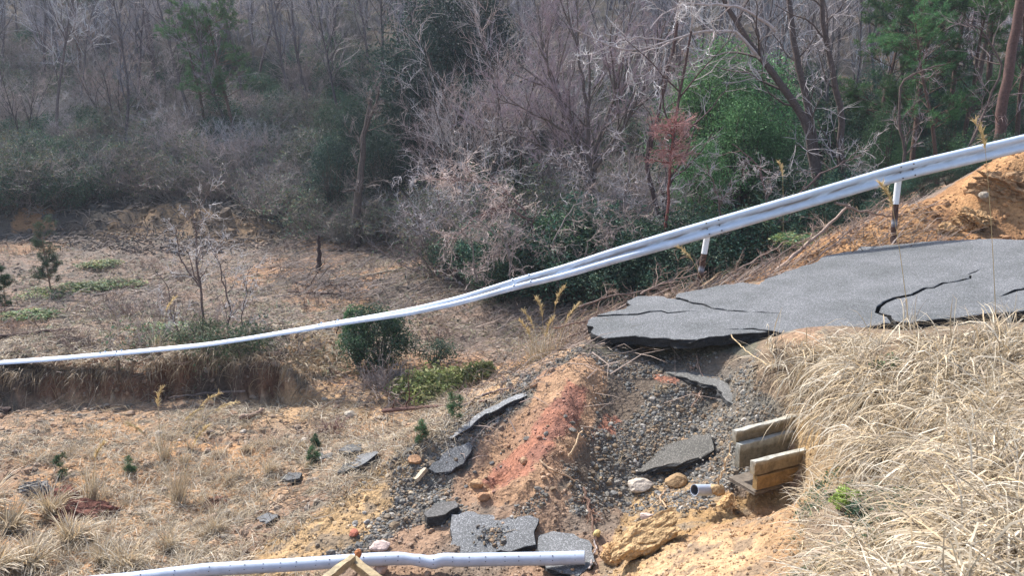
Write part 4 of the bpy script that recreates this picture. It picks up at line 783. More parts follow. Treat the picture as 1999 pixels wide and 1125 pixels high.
for k_ in range(420):
    y = rd.uniform(56, 104); x = rd.uniform(-.8, .8)*y; z = float(height(np.array([x]), np.array([y]))[0]); H_ = rd.uniform(7, 11)
    P_ = grow(rd, np.array([[x, y, z-.2]]), np.array([[rd.normal(0, .06), 0, 1.]]), np.array([H_]), 8, .05, .01); g_ = rd.uniform(.75, 1.25)
    R_ = (.012*H_*np.linspace(1, .2, 8))[None]; tubes(T_, P_, R_, 4, (.13*g_,.125*g_,.13*g_)); p_, d_, r_ = fork(rd, P_, R_, 16, .15, .98, .3, .9, .1); Q_ = grow(rd, p_, d_, rd.uniform(.15, .35, 16)*H_, 4, .12, .06); tubes(T_, Q_, np.full((16, 1), .03)*np.linspace(1, .4, 4), 3, (.2*g_,.19*g_,.2*g_))
    p_, d_, r_ = fork(rd, Q_, np.full((16, 4), .02), 12, .1, 1, .3, 1.0, .1); Q2 = grow(rd, p_, d_, rd.uniform(.06, .2, len(p_))*H_, 3, .12, .06); twigs(T_, Q2, .016, (.33*g_,.325*g_,.34*g_))
tag(T_.build('distant_wood', M_twig), 'distant leafless wood rising to the top of the hill', 'wood', kind='stuff')
def fill(kind, poly, n, s0, s1, label, group, cat, sxy=1, ymin=0, ymax=200):
    x0, y0 = np.min(poly, 0); x1, y1 = np.max(poly, 0); k = 0; tries = 0
    while k < n and tries < n*20:
        tries += 1; px, py = rs.uniform(x0, x1), rs.uniform(y0, y1)
        if inpoly(np.array([px]), np.array([py]), poly)[0]:
            p = hit(px, py, False)
            if not ymin < p[1] < ymax: continue
            p[2] = float(height(p[:1], p[1:2])[0]); plant(kind, p-[0, 0, .1], rs.uniform(s0, s1), label, group, cat, sxy=sxy); k += 1
fill('brush', [(-60,240),(560,200),(800,330),(800,480),(640,475),(560,430),(430,400),(300,395),(100,400),(-60,420)], 130, .7, 1.3, 'tangled grey-brown shrub at the left hill foot', 'leafless shrubs at the left hill foot', 'bare shrub', 1.1)
fill('brush', [(-60,60),(800,60),(820,240),(-60,240)], 75, .8, 1.5, 'tangled grey-brown shrub up the left hillside', 'leafless shrubs up the left hillside', 'bare shrub', 1.1)
fill('brush', [(800,200),(1300,200),(1300,540),(900,540),(800,440)], 70, .9, 1.6, 'grey twiggy shrub in the middle ravine thicket', 'leafless shrubs in the middle thicket', 'bare shrub')
fill('ever', [(380,120),(760,110),(790,280),(600,270),(420,200)], 30, .7, 1.3, 'dark leafy shrub on slope above centre left', 'evergreen shrubs above centre left', 'evergreen shrub')
fill('ever', [(-40,100),(380,90),(560,200),(420,330),(-40,330)], 26, .6, 1.2, 'dark leafy shrub among grey left hillside trunks', 'evergreen shrubs among the left trunks', 'evergreen shrub')
fill('ever', [(820,180),(1280,180),(1250,480),(950,500)], 22, .6, 1.2, 'leafy green shrub in the grey middle thicket', 'evergreen shrubs in the middle thicket', 'evergreen shrub')
fill('ever', [(0,340),(230,330),(220,410),(0,420)], 13, .6, 1.0, 'dark leafy shrub low at far left foot', 'evergreen shrubs at far left', 'evergreen shrub')
fill('ever', [(320,280),(430,290),(440,370),(340,380)], 7, .4, .8, 'small dark shrub in the brown thicket left of centre', 'evergreen shrubs in the brown thicket', 'evergreen shrub')
fill('everb', [(100,180),(420,160),(600,330),(200,330)], 12, .4, .8, 'mid green shrub on the brown left slope', 'green shrubs on the left slope', 'evergreen shrub')
fill('ever', [(560,370),(660,390),(650,450),(560,440)], 7, .4, .8, 'dark shrub left of the dark leaning trunk', 'evergreen shrubs by the dark trunk', 'evergreen shrub')
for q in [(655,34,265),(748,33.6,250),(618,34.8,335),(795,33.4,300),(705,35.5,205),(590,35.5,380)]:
    by_top('etree_shaded', *q, 'shadowy green tree crowding the dark leaning trunk', 'shadowy greens by the dark trunk', sxy=.95)
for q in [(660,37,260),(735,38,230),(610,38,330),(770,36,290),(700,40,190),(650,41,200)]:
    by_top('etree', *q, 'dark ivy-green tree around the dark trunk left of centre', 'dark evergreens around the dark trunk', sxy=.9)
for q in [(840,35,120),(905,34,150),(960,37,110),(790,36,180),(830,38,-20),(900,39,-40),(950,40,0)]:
    by_top('etree_shaded', *q, 'dark evergreen filling the gloom left of the pink twigged crown', 'dark evergreens in the central gloom', sxy=.9)
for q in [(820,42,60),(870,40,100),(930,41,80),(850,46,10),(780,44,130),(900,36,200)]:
    by_top('etree_shaded', *q, 'shadowy evergreen tree at top centre behind bare crowns', 'shadowy evergreens at top centre', sxy=.9)
for q in [(1800,36,90),(1700,38,120),(1950,34,110),(1600,40,120)]:
    by_top('etree', *q, 'distant green crown glimpsed between trunks at upper right', 'distant green crowns at upper right', sxy=1.0)
for q in [(1400,28,75),(1340,29,135),(1475,28,110),(1440,26,190),(1360,25,270),(1500,26,240)]:
    by_top('etreeb', *q, 'lush green tree behind the arching bare branches', 'lush green trees right of centre', sxy=.9)
for q in [(1720,26,205),(1690,30,190),(1770,27,260),(1850,28,200),(1930,28,160),(1995,28,190),(1560,29,290),(1630,28,310),(1880,32,130)]:
    by_top('etree', *q, 'leafy dark green tree below the pines at upper right', 'leafy trees at upper right', sxy=.85)
for i_, q in enumerate([(900,25,455),(950,24,430),(1000,23,440),(1050,22.5,415),(1100,22.3,400),(1150,22,420),(1200,21.5,400),(1250,21,430),(1300,21,420),(1350,20.5,400),(1400,20,420),(1450,20,400),(1500,19.8,390),(1090,21,470),(1180,20.5,480),(1290,20,480),(1380,19,470),(980,22,500)]):
    by_top('ever', *q, 'glossy dark green bush just behind mid rail', 'glossy bushes behind the middle of the rail', sxy=1.25)
for q in [(1560,20,380),(1610,20.5,350),(1660,20,350),(1710,20,340),(1760,19.5,340),(1800,19.5,330),(1850,19.5,310),(1640,19,400),(1560,18.6,440),(1700,18.8,390),(1900,20,280),(1960,20,260)]:
    by_top('ever', *q, 'dark bush behind the raised right half of the rail', 'bushes behind the raised rail', sxy=1.1)
for k_ in range(34):
    px = rs.uniform(940, 2010); Y = rs.uniform(22, 33); top = rs.uniform(320, 440)-(Y-22)*7-(px > 1300)*60+(px < 1250)*40
    by_top(['ever', 'everb', 'ever', 'etree' if px > 1300 else 'ever'][k_ % 4], px, Y, top, 'leafy green undergrowth among trunks behind the rail', 'green undergrowth behind the rail', 'evergreen shrub', sxy=rs.uniform(.9, 1.5))
for k_ in range(16):
    px = rs.uniform(1280, 2010); Y = rs.uniform(34, 44)
    by_top('etree', px, Y, rs.uniform(120, 260), 'distant leafy tree seen between right hand trunks', 'distant leafy trees at right', 'evergreen tree', sxy=rs.uniform(.8, 1.3))
for q in [(1775,26,-60),(1830,25,10),(1870,27,-30),(1985,27,-60),(1700,29,-40)]:
    by_top('pineb', *q, 'bright green young pine among dark trunks at upper right', 'bright young pines at upper right', sxy=1.15)
fill('low', [(-40,480),(560,480),(900,560),(1100,580),(1080,690),(560,680),(-40,680)], 60, .7, 1.4, 'low scraggly dead scrub beyond the fallen rail', 'low dead scrub beyond the rail', 'bare shrub', 1, 16.5, 36)
fill('low', [(20,800),(600,780),(860,780),(600,900),(430,1000),(20,1000)], 24, .3, .7, 'small dead scrub this side of the rail', 'small dead scrub in the foreground', 'bare shrub', 1, 8, 15.3)
# pines
for i_, (px, Y, top, l_) in enumerate([(160,56,-120,'tall pine among bare trees at far left'),(300,58,-90,'thin pine between the tall left pine and the round crowned one'),
     (1790,27,-110,'pine with low green boughs, leftmost at upper right'),(1835,31,-260,'straight dark pine second from left at upper right'),(1870,30,-300,'straight pine between the dark ones at upper right'),(1915,29,-330,'dark straight pine left of the leaning red trunk'),
     (1120,60,-60,'distant pine high at top centre')]):
    by_top('pine', px, Y, top, l_, sxy=.9 if px > 1000 else 1.1)
by_top('pineb', 462, 43.5, -8, 'round crowned pine standing out green at upper left', sxy=1.15)
by_top('pineb', 405, 45, 25, 'smaller green pine leaning beside the round crowned one', sxy=1.0)
def limbtree(name, label, cat, limbs, Y, cT, cC, tr=.006, twk={}, leaf=None, dep=1.2, mats=(None, None), nT='trunk'):
    """limbs: list of (pixel path, r0, r1, depth drift)"""
    r_ = np.random.RandomState(abs(hash(label)) % 1 + len(label)*7+int(limbs[0][0][0][0])); b0 = at(*limbs[0][0][0], Y); root = empty(name, b0, label, cat); T, Cc = MB(), MB()
    for path, r0, r1, dd, *c_ in limbs:
        c_ = c_[0] if c_ else cT
        path = np.array(path, float); s_ = np.r_[0, np.cumsum(np.hypot(*np.diff(path, axis=0).T))]; t = np.linspace(0, s_[-1], 16); x = np.interp(t, s_, path[:, 0]); y = np.interp(t, s_, path[:, 1])
        P = at(x, y, Y+dd*np.linspace(0, 1, 16))-b0; P[1:-1] += r_.normal(0, .02, (14, 3)); R = np.linspace(r0, r1, 16)[None]
        woody(r_, P[None], R, T, Cc, tr=tr, cT=c_, cC=cC if c_ is cT else c_, **twk)
    return finish(root, T, Cc, mats[0], mats[1], nT)
dk = (.11,.09,.08); gp = (.34,.30,.29)
tw = dict(n1=9, n2=5, n3=6, L1=.3, t0=.2, wob=.2)
limbtree('bare_tree', 'big arching dark bare tree with pale overhanging boughs right of centre', 'bare tree',
  [([(1640,480),(1600,380),(1585,280),(1565,215),(1520,160),(1490,120),(1450,60),(1405,-20)], .17, .06, 0),
   ([(1600,370),(1590,270),(1570,170),(1550,90),(1540,-30)], .13, .07, .6),
   ([(1655,480),(1643,350),(1643,224),(1620,110),(1598,-30)], .12, .06, -.4),
   ([(1490,120),(1445,62),(1370,62),(1300,77),(1240,100),(1190,88),(1120,55)], .05, .014, -1.0, (.52,.48,.45)),
   ([(1515,60),(1480,32),(1430,8),(1350,5),(1305,20),(1270,55)], .05, .012, -1.4, (.52,.48,.45)),
   ([(1300,77),(1230,70),(1160,100),(1138,140)], .025, .008, -1.0, (.52,.48,.45))], 23, dk, gp, .007, tw)
limbtree('bare_tree', 'pinkish fine twigged multi-stemmed tree filling the upper centre', 'bare tree',
  [([(1150,420),(1140,300),(1110,220),(1060,160),(1000,110)], .10, .02, .8), ([(1150,400),(1150,290),(1145,200),(1130,110),(1110,30)], .10, .02, 0), ([(1155,400),(1165,290),(1200,190),(1215,90),(1240,0)], .09, .02, .5),
   ([(1150,330),(1110,260),(1040,220),(970,190)], .06, .015, -.7), ([(1160,330),(1220,240),(1270,150),(1300,40)], .07, .02, -.5), ([(1150,350),(1070,290),(1000,260),(940,250)], .05, .012, .9), ([(1150,300),(1100,200),(1060,100),(1050,10)], .06, .02, 1.2)],
  25, dk, (.42,.345,.35), .0065, dict(n1=12, n2=7, n3=8, L1=.42, t0=.15, wob=.12, up=.06, ang=(.3, .8)))
limbtree('bare_tree', 'slim bare tree with crossing stems between pink tree and green trees', 'bare tree',
  [([(1290,430),(1262,320),(1290,200),(1320,60),(1330,-20)], .08, .04, 0), ([(1300,540),(1302,400),(1310,300),(1325,200),(1350,60)], .075, .03, -1.5)], 23.5, (.13,.085,.075), gp, .006, tw)
limbtree('red_leaved_tree', 'small cedar with dead rust-red foliage above the rail middle', 'dead cedar',
  [([(1298,470),(1306,380),(1312,290),(1318,225)], .05, .015, 0)], 20.6, (.18,.07,.06), (.36,.21,.19), .005, dict(n1=46, n2=8, n3=8, L1=.19, t0=.55, wob=.15, up=-.01, ang=(.9, 1.5)), nT='trunk')
limbtree('pine_tree', 'thick reddish leaning pine trunk at the right edge', 'pine tree', [([(1938,420),(1945,290),(1962,180),(1980,80),(2005,-80)], .15, .11, 0)], 21.5, (.13,.08,.065), gp, .006, dict(n1=5, n2=4, n3=5, L1=.15, t0=.3))
limbtree('dead_tree', 'dark leaning dead trunk wrapped in growth left of centre', 'dead tree', [([(693,484),(697,420),(705,330),(712,260),(725,190)], .22, .07, 0), ([(697,370),(680,372),(672,375)], .06, .02, -.5), ([(712,260),(735,200),(745,150)], .07, .03, .5)], 31.6, (.085,.065,.055), (.20,.18,.17), .01, dict(n1=12, n2=5, n3=6, L1=.2, t0=.3))
limbtree('dead_tree', 'short broken dark stump standing alone on the valley floor', 'stump', [([(622,528),(624,500),(623,460)], .10, .05, 0)], 27.5, (.07,.05,.045), (.1,.08,.07), .004, dict(n1=2, n2=1, n3=1, L1=.1))
pale = (.46,.42,.39)
limbtree('bare_tree', 'pale twisted sapling rising above the left shrub', 'sapling',
  [([(400,700),(395,600),(385,520),(380,450),(372,390)], .035, .012, 0), ([(390,560),(350,500),(345,450),(395,395)], .02, .006, .3), ([(440,690),(450,600),(430,520),(400,460)], .025, .008, .5), ([(470,700),(475,600),(490,520)], .02, .006, -.2), ([(360,700),(340,620),(330,560),(300,520)], .02, .006, .2)],
  17.2, (.17,.13,.11), pale, .0045, dict(n1=9, n2=5, n3=5, L1=.28, t0=.25, wob=.3))
TW = dict(n1=12, n2=6, n3=6, L1=.33, t0=.1, wob=.32, up=-.03, ang=(.5, 1.4))
limbtree('fallen_tree', 'bleached toppled tree with drooping twisted branches above the rail', 'fallen tree',
  [([(1050,560),(1050,480),(1035,430),(1000,410),(960,420)], .09, .03, 0), ([(1040,430),(980,400),(920,430),(880,480)], .04, .01, -.5), ([(1035,430),(1000,470),(950,510),(930,540)], .03, .01, -.8), ([(1050,470),(1090,520),(1110,550)], .03, .01, -.6), ([(1030,420),(980,360),(900,350),(830,350)], .03, .008, .6)], 22, (.16,.11,.10), (.55,.51,.47), .0065, dict(TW, n1=20, n2=7, L1=.38))
limbtree('dead_shrub', 'grey crooked shrub between the dark trunk and the toppled tree', 'dead shrub',
  [([(880,520),(870,430),(850,360),(810,330)], .05, .01, 0), ([(890,520),(900,420),(910,330),(890,260)], .05, .01, .5), ([(900,500),(930,400),(980,320),(1040,290)], .05, .01, 0), ([(850,520),(820,450),(790,400)], .03, .01, 0)], 26, (.2,.17,.16), (.40,.36,.35), .007, TW)
limbtree('dead_shrub', 'mass of dead grey vines in front of the middle bushes', 'dead shrub',
  [([(1000,560),(990,480),(940,430),(880,410)], .04, .01, 0), ([(1090,560),(1080,470),(1120,400),(1180,380)], .04, .01, .4), ([(930,550),(920,470),(880,430)], .03, .01, -.4), ([(1130,560),(1150,470),(1220,440)], .03, .01, -.4), ([(1250,530),(1240,440),(1180,400)], .03, .01, -.4)], 20.6, (.2,.17,.15), (.36,.32,.29), .006, TW)
limbtree('dead_shrub', 'pale drooping shrub below the pink tree', 'dead shrub',
  [([(1180,520),(1190,420),(1150,340),(1090,320)], .05, .012, 0), ([(1200,520),(1220,400),(1230,300),(1210,260)], .05, .012, .4), ([(1210,500),(1260,420),(1290,370)], .04, .01, -.4)], 21.8, (.18,.15,.14), (.38,.34,.33), .006, TW)
limbtree('dead_shrub', 'tangle of grey stems behind the rail right of the red cedar', 'dead shrub',
  [([(1480,480),(1500,400),(1480,320),(1430,280)], .05, .012, 0), ([(1500,480),(1540,400),(1600,340),(1680,300)], .05, .012, .4), ([(1420,480),(1400,380),(1380,320)], .04, .01, -.4), ([(1560,440),(1620,380),(1720,350)], .03, .01, 0)], 20, (.16,.12,.11), (.33,.29,.27), .006, TW)
limbtree('bare_tree', 'crooked slender tree beneath the low pine boughs at upper right', 'bare tree',
  [([(1760,380),(1765,300),(1755,220),(1760,160),(1800,135),(1845,125)], .05, .02, 0), ([(1830,400),(1870,330),(1900,270),(1930,200),(1960,130),(1920,60),(1890,45)], .05, .02, .5)], 22, dk, gp, .005, tw)
for i_, (px, Y, top) in enumerate([(1440,31,-120),(1500,33,-150),(1560,36,-120),(1700,35,-150),(1740,33,-120),(1650,38,-120),(1380,36,-100),(1290,34,-80),(1670,44,-60),(1780,42,-80),(1860,44,-60),(1930,44,-60),(1500,44,-60),(1820,38,-140),(1960,36,-140),(1890,39,-100),(1600,32,-60)]):
    by_top('bare', px, Y, top, 'thin dark bare tree in the right woods', 'thin bare trees in the right woods', sxy=.8)
for i_, (px, Y, top) in enumerate([(940,30,60),(1010,31,20),(1090,33,-20),(890,33,160)]):
    by_top('spread', px, Y, top, 'spreading fine-twigged tree crowding the upper centre', 'spreading bare trees at upper centre', sxy=1.0)
for i_, (px, Y, top) in enumerate([(240,47,60),(40,45,90),(330,46,120),(120,44,210),(520,44,170),(600,46,120)]):
    by_top('spread', px, Y, top, 'low spreading bare tree on the left hillside', 'spreading bare trees on the left hillside', sxy=1.0)

# ---------------------------------------------------------------- shrubs, saplings and wood on the valley floor
def own_shrub(kindf, p, label, cat, name, **k):
    o = kindf(**k); o.name = name; o.location = p; tag(o, label, cat); del o['H']; return o
own_shrub(lambda: ever_proto(71, 1.45, 1.7, GD+GB[:1], 110, 90, .06), hit(742, 725), 'compact dark green bush standing behind the sagging rail', 'evergreen shrub', 'evergreen_shrub')
own_shrub(lambda: ever_proto(72, 1.45, .8, GB, 50, 70, .06), hit(700, 715), 'brighter narrow bush joined to the left of the compact dark bush', 'evergreen shrub', 'evergreen_shrub')
own_shrub(lambda: ever_proto(73, .6, 1.2, GD, 30, 50, .055), hit(850, 712), 'low dark shrub right of the compact bush', 'evergreen shrub', 'evergreen_shrub')
own_shrub(lambda: ever_proto(74, .28, 1.9, GY_, 90, 34, .12, base=.3), hit(850, 768), 'low pale yellow-green leafy patch in front of the compact bush', 'leafy plant', 'leafy_plant')
own_shrub(lambda: ever_proto(75, .25, .9, GY_, 26, 30, .10, base=.3), hit(940, 738), 'second pale yellow-green leafy patch, right of the larger one', 'leafy plant', 'leafy_plant')
own_shrub(lambda: ever_proto(76, 1.15, 2.5, [(.10,.13,.07),(.06,.10,.05),(.20,.20,.13)], 110, 44, .08), at(450, 752, 16.25), 'mixed green and brown shrub growing over the washed out bank', 'shrub', 'leafy_shrub').scale = (1, .4, 1.1)
own_shrub(lambda: ever_proto(77, .8, 1.5, [(.10,.13,.07),(.06,.10,.05),(.20,.20,.13)], 40, 40, .07), at(400, 690, 17.0), 'straggly shrub behind the rail below the pale sapling', 'shrub', 'leafy_shrub')
own_shrub(lambda: brush_proto(78, 1.5, 2.2, (.36,.31,.27), 60, tr=.005), at(430, 720, 17.2), 'grey twiggy brush around the pale sapling', 'bare shrub', 'bare_shrub')
own_shrub(lambda: brush_proto(85, 1.1, 2.4, (.33,.29,.25), 60, tr=.005, leafy=3), at(290, 715, 16.9), 'grey twiggy shrub on the turf above the washed out bank', 'bare shrub', 'bare_shrub')
own_shrub(lambda: brush_proto(86, 1.0, 1.8, (.30,.27,.23), 50, tr=.005, leafy=5), at(520, 705, 17.0), 'grey and green shrub at the right end of the washed out bank', 'bare shrub', 'bare_shrub')
own_shrub(lambda: brush_proto(79, .8, 2.2, (.36,.31,.27), 50, tr=.005, lean=1.6), hit(760, 760), 'low tangle of dead twigs at the compact bush base', 'bare shrub', 'bare_shrub')
own_shrub(lambda: brush_proto(80, .8, 2.6, (.30,.26,.22), 50, tr=.006, lean=1.8), hit(250, 620), 'low grey scrub on the plain above the left rail', 'bare shrub', 'bare_shrub')
own_shrub(lambda: brush_proto(84, .35, 1.6, (.26,.17,.14), 60, tr=.004, lean=1.6), hit(650, 845), 'low reddish-brown scrub patch on open ground', 'bare shrub', 'bare_shrub')
own_shrub(lambda: ever_proto(81, .22, .26, [(.20,.33,.07),(.26,.38,.09)], 16, 40, .035), hit(1648, 1000), 'bright lime-green little plant on the near bank', 'plant', 'leafy_plant')
own_shrub(lambda: ever_proto(82, .12, .3, [(.06,.14,.08),(.05,.11,.07)], 14, 30, .035), hit(1680, 1012), 'small bluish-green plant right of the lime-green one', 'plant', 'leafy_plant')
own_shrub(lambda: ever_proto(83, .16, .45, GB, 14, 30, .04), hit(1730, 725), 'small green weeds in the dry grass of the bank', 'plant', 'leafy_plant')
for k_, (px, py, sc_, l_) in enumerate([(90,580,1.0,'leafy light green undergrowth below the young conifer at left'),(160,565,.8,'leafy patch right of the young conifer at left'),(60,620,.8,'small leafy patch near the left edge'),(230,560,.9,'leafy patch in the middle of the left plain'),(340,655,1.0,'yellowish leafy patch just above the left rail'),(200,520,.8,'pale green patch farther back on the left plain'),(1575,455,.9,'yellow-green leafy sprig behind the right rail')]):
    own_shrub(lambda: ever_proto(90+k_, .35*sc_, 1.5*sc_, GY_+GB, 30, 30, .09, base=.2), hit(px, py) if px < 1500 else at(px, 475, 17.5), l_, 'leafy plant', 'leafy_plant').scale = (1.5, 1.2, .6)
def sapling(px, py, H, label, dens=26, pal=None):
    o = pine_proto(px, H, .15, pal or [(.06,.13,.06),(.04,.10,.05)], 'pine_sapling', .28 if H < 1 else .2, dens, (.2,.12,.08), nn=9 if H < 1 else 20); o.location = hit(px, py); tag(o, label, 'young pine'); del o['H']
sapling(100, 565, 2.1, 'soft green young conifer standing at the left', 40, [(.08,.13,.08),(.06,.10,.06)])
sapling(12, 600, 1.3, 'young conifer cut by the left edge', 24)
for px, py, H, l_ in [(885,832,.42,'young pine on the spur crest, taller one'),(820,868,.30,'smaller young pine with a brown tip beside the crest'),(615,912,.32,'young pine seedling by the dark asphalt chip'),(620,880,.25,'faint seedling behind the one by the asphalt chip'),(125,930,.3,'young pine seedling at lower left by the red boulder'),(257,930,.3,'young pine seedling in the middle of the left foreground')]: sapling(px, py, H, l_, 13, [(.11,.22,.10),(.08,.17,.09)])
def branch(name, path, r0, r1, label, cat, col, twn=5, lift=.05, Y=None, L1=.25):
    r_ = np.random.RandomState(abs(int(path[0][0]))); path = np.array(path, float); s_ = np.r_[0, np.cumsum(np.hypot(*np.diff(path, axis=0).T))]; t = np.linspace(0, s_[-1], 14); x = np.interp(t, s_, path[:, 0]); y = np.interp(t, s_, path[:, 1])
    P = np.array([hit(a_, b_) for a_, b_ in zip(x, y)])+[0, 0, lift] if Y is None else at(x, y, np.linspace(*Y, 14)); b0 = P[0].copy(); P -= b0; P[1:-1] += r_.normal(0, .012, (12, 3)); root = empty(name, b0, label, cat); T, Cc = MB(), MB()
    if Y is None and np.abs(np.diff(P[:, 1])).max() > .7: P[:, 1] = np.linspace(P[0, 1], P[-1, 1], 14); P[:, 2] = np.linspace(P[0, 2], P[-1, 2], 14)+.05
    woody(r_, P[None], np.linspace(r0, r1, 14)[None], T, Cc, n1=twn, n2=4, n3=3, L1=L1, tr=.005, cT=col, cC=col, t0=.1, wob=.2, up=0); finish(root, T, Cc, nT='limb', nC='twigs')
    for c_ in root.children:
        if c_.name.startswith('twigs'): c_['kind'] = 'stuff'
    return root
bd = (.09,.065,.055)
branch('fallen_branch', [(-30,665),(60,655),(150,645)], .06, .03, 'dark fallen branch near the left edge above the rail', 'fallen branch', bd)
branch('fallen_branch', [(750,812),(860,806),(950,795)], .045, .02, 'dark reddish fallen branch on open ground behind the spur', 'fallen branch', (.13,.075,.06))
branch('fallen_log', [(470,822),(490,818),(515,806)], .05, .045, 'short curved grey log lying on the valley floor', 'log', (.22,.16,.12), 1, L1=.1)
branch('fallen_branch', [(630,553),(700,543),(775,530)], .06, .03, 'long pale fallen branch across the back of the plain', 'fallen branch', (.33,.29,.22))
branch('fallen_branch', [(730,552),(765,546)], .05, .04, 'short pale branch below the long pale one', 'fallen branch', (.40,.36,.3), 2)
branch('fallen_branch', [(560,570),(640,578),(720,570)], .05, .02, 'dark fallen branch below the stump', 'fallen branch', bd, 8)
branch('fallen_branch', [(540,540),(600,560),(680,558)], .04, .02, 'thin dark branch left of the stump', 'fallen branch', bd, 8)
branch('fallen_branch', [(640,490),(720,492),(790,505)], .05, .02, 'dark fallen branch at the foot of the dead trunk', 'fallen branch', bd, 8)
branch('fallen_branch', [(870,545),(890,548),(905,562)], .06, .05, 'curved pale stub under the toppled tree', 'fallen branch', pale, 1)
branch('fallen_branch', [(480,768),(400,772),(330,782)], .03, .02, 'thin branch lying at the foot of the washed out bank', 'fallen branch', (.16,.12,.1), 4)
branch('fallen_branch', [(20,806),(-20,803)], .07, .05, 'dark log end at the left edge', 'fallen branch', bd, 1, L1=.1)
branch('fallen_branch', [(655,700),(660,640),(668,620)], .03, .01, 'dark dead stick standing beside the compact bush', 'dead stick', bd, 3, Y=(18.3, 18.3))
branch('fallen_branch', [(900,800),(960,770),(1000,762)], .03, .012, 'grey branch behind the spur crest', 'fallen branch', (.25,.2,.17), 6)
branch('dead_stick', [(1102,932),(1115,880),(1138,842)], .018, .012, 'pale stick leaning on the red spur face', 'dead stick', (.48,.36,.22), 2, Y=(9.45, 9.75), L1=.1)
branch('dead_stick', [(1400,960),(1415,905),(1432,862)], .012, .006, 'thin pale reed left of the drain channel', 'dead stick', (.45,.33,.2), 3, Y=(8.4, 8.3))
branch('dead_stick', [(1428,653),(1450,680),(1498,712)], .008, .005, 'single curved straw hanging off the road edge', 'dead stick', (.55,.42,.24), 0 or 1, Y=(10.4, 9.6), L1=.02)
branch('root', [(1140,960),(1152,1000),(1160,1040),(1165,1075)], .02, .01, 'brown root hanging beside the pipe end', 'root', (.2,.13,.09), 7)
branch('root', [(1055,905),(1085,930),(1120,945)], .015, .008, 'thin root crossing below the red clay streak', 'root', (.35,.24,.15), 4)
branch('root', [(1150,1120),(1165,1080),(1160,1060)], .012, .01, 'pale root right behind the pipe end', 'root', (.5,.45,.4), 2, L1=.1)
branch('root', [(1300,1000),(1290,975),(1310,950)], .014, .008, 'tan root hanging below the whitish rock', 'root', (.38,.28,.18), 4)
branch('root', [(1360,700),(1375,760),(1350,800)], .01, .006, 'fine grey roots hanging on the slumped road sheet', 'root', (.36,.28,.22), 6)
stk = [([(1100,690),(1210,600),(1320,560)], .035, 'longest pale pole leaning against the broken road tip'), ([(1090,665),(1160,640),(1230,600)], .02, 'thin stick just below the longest pole'), ([(1080,640),(1150,625),(1215,590)], .018, 'thin stick reaching towards the road tip'),
   ([(1130,600),(1200,575),(1330,555)], .02, 'thin dark stick behind the road tip'), ([(1250,575),(1300,550),(1380,530)], .02, 'grey stick leaning towards the left rail post'), ([(1480,560),(1560,490),(1660,400)], .05, 'thick broken bough lying up the orange bank'),
   ([(1500,550),(1580,500),(1690,430)], .02, 'thin bough lying parallel to the thick broken one'), ([(1440,555),(1520,500),(1600,450)], .02, 'slim bough lower on the bank left of the thick one'), ([(1600,500),(1680,430),(1760,405)], .015, 'thin root trailing up to the right rail post'),
   ([(1630,395),(1680,410),(1750,425)], .03, 'pale crossing bough under the rail'), ([(1400,550),(1450,520),(1540,470)], .02, 'grey bough right of the left rail post')]
for p_, r_, l_ in stk: branch('dead_branch', p_, r_, r_*.5, l_, 'dead branch', (.24,.19,.155) if r_ < .05 else (.28,.22,.18), 8, Y=(14.4, 16.2) if p_[0][0] < 1400 else (15.6, 16.5))
P, i = scatter((GY > 14.9) & (GY < 19.5) & (GX > .8) & (GX < 9) & (PY > 380), 3200, 22); th = rs.normal(.6, .7, len(P)); L = rs.uniform(.2, .9, len(P)); d = np.stack([np.cos(th), np.sin(th)*.6, rs.normal(.3, .25, len(P))], 1)*L[:, None]
mb = MB(); twigs(mb, np.stack([P, P+d*.5+rs.normal(0, .08, P.shape)*L[:, None]+[0,0,.04], P+d], 1), rs.uniform(.004, .012, len(P)), pal[rs.randint(0, 5, len(P))]*rs.uniform(.6, 1.2, (len(P), 1)))
tag(mb.build('brushwood', M_twig), 'thick mat of broken brushwood behind the far road edge', 'brushwood', kind='stuff')
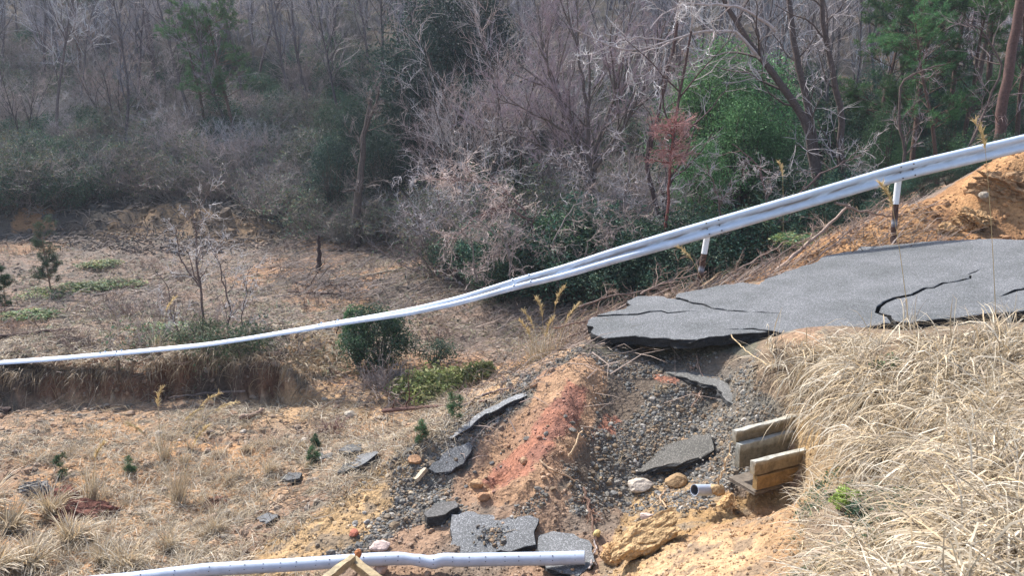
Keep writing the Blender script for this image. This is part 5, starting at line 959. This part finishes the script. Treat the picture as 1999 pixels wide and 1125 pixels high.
# ---------------------------------------------------------------- labels that tell neighbours apart
ORD = ['leftmost', 'second', 'third', 'fourth', 'fifth', 'sixth', 'seventh', 'eighth', 'ninth', 'tenth', 'eleventh', 'twelfth']
gr = {}
for o in S.objects:
    if o.parent is None and 'group' in o and 'label' in o: gr.setdefault((o['group'], o['label']), []).append(o)
def scr(o):
    l_ = o.location; a_, b_ = proj(l_.x, l_.y, l_.z); return float(a_), float(b_)
def band(px): return ['at far left edge', 'close to left edge', 'in left quarter', 'in inner left quarter', 'left of centre', 'just left of centre', 'barely left of centre', 'barely right of centre', 'just right of centre', 'right of centre', 'in inner right quarter', 'in right quarter', 'close to right edge', 'at far right edge'][int(min(13, max(0, (px+1)//143)))]
for (g_, l_), L in gr.items():
    if len(L) < 2: continue
    zs = sorted(o.scale[2] for o in L); t1, t2 = zs[len(zs)//3], zs[2*len(zs)//3]
    L.sort(key=lambda o: scr(o)[0]); w_ = l_.split()
    if len(L) <= 12:
        for i_, o in enumerate(L):
            nm = ORD[i_]+('' if i_ == 0 else ' from left') if i_ < len(L)-1 else 'rightmost'; o['label'] = ' '.join(w_[:11])+', '+nm+' of its kind'
            if len(o['label'].split()) > 16: o['label'] = ' '.join(w_[:10])+', '+nm
    else:
        cells = {}
        for o in L: cells.setdefault(band(scr(o)[0]), []).append(o)
        for b_, M_ in cells.items():
            M_.sort(key=lambda o: o.location.y); n_ = len(M_)
            for i_, o in enumerate(M_):
                q = 'nearest' if i_ == 0 else 'farthest' if i_ == n_-1 else ['low', 'lower-middle', 'middle', 'upper-middle', 'high'][min(4, int(5*i_/n_))]
                o['label'] = ('smaller ' if o.scale[2] < t1 else 'larger ' if o.scale[2] >= t2 else 'middling ')+l_+', '+q+', '+b_; o['group'] = g_
# ---------------------------------------------------------------- haze in the valley
hm = bpy.data.materials.new('haze_mat'); hm.use_nodes = True; hn = hm.node_tree; hn.nodes.remove(hn.nodes['Principled BSDF']); pv = hn.nodes.new('ShaderNodeVolumePrincipled')
pv.inputs['Color'].default_value = (.80, .87, 1, 1); pv.inputs['Density'].default_value = .0006; pv.inputs['Anisotropy'].default_value = .2; hn.links.new(pv.outputs[0], hn.nodes['Material Output'].inputs['Volume'])
Zl, Zh = float(GZ.min())-1, float(GZ.max())+14; V_ = [(x, y, z) for x in (-216, 216) for y in (-216, 216) for z in (Zl, Zh)]
hz = MB(); hz.add(V_, [(0,1,3,2),(4,6,7,5),(0,4,5,1),(2,3,7,6),(0,2,6,4),(1,5,7,3)]); hz = hz.build('haze', hm); tag(hz, 'thin pale haze filling the valley air', 'haze', kind='stuff')
# ---------------------------------------------------------------- tidy pools
for k_, lst in POOL.items():
    for o in lst:
        if o.name not in used:
            for ch in list(o.children): bpy.data.objects.remove(ch)
            bpy.data.objects.remove(o)
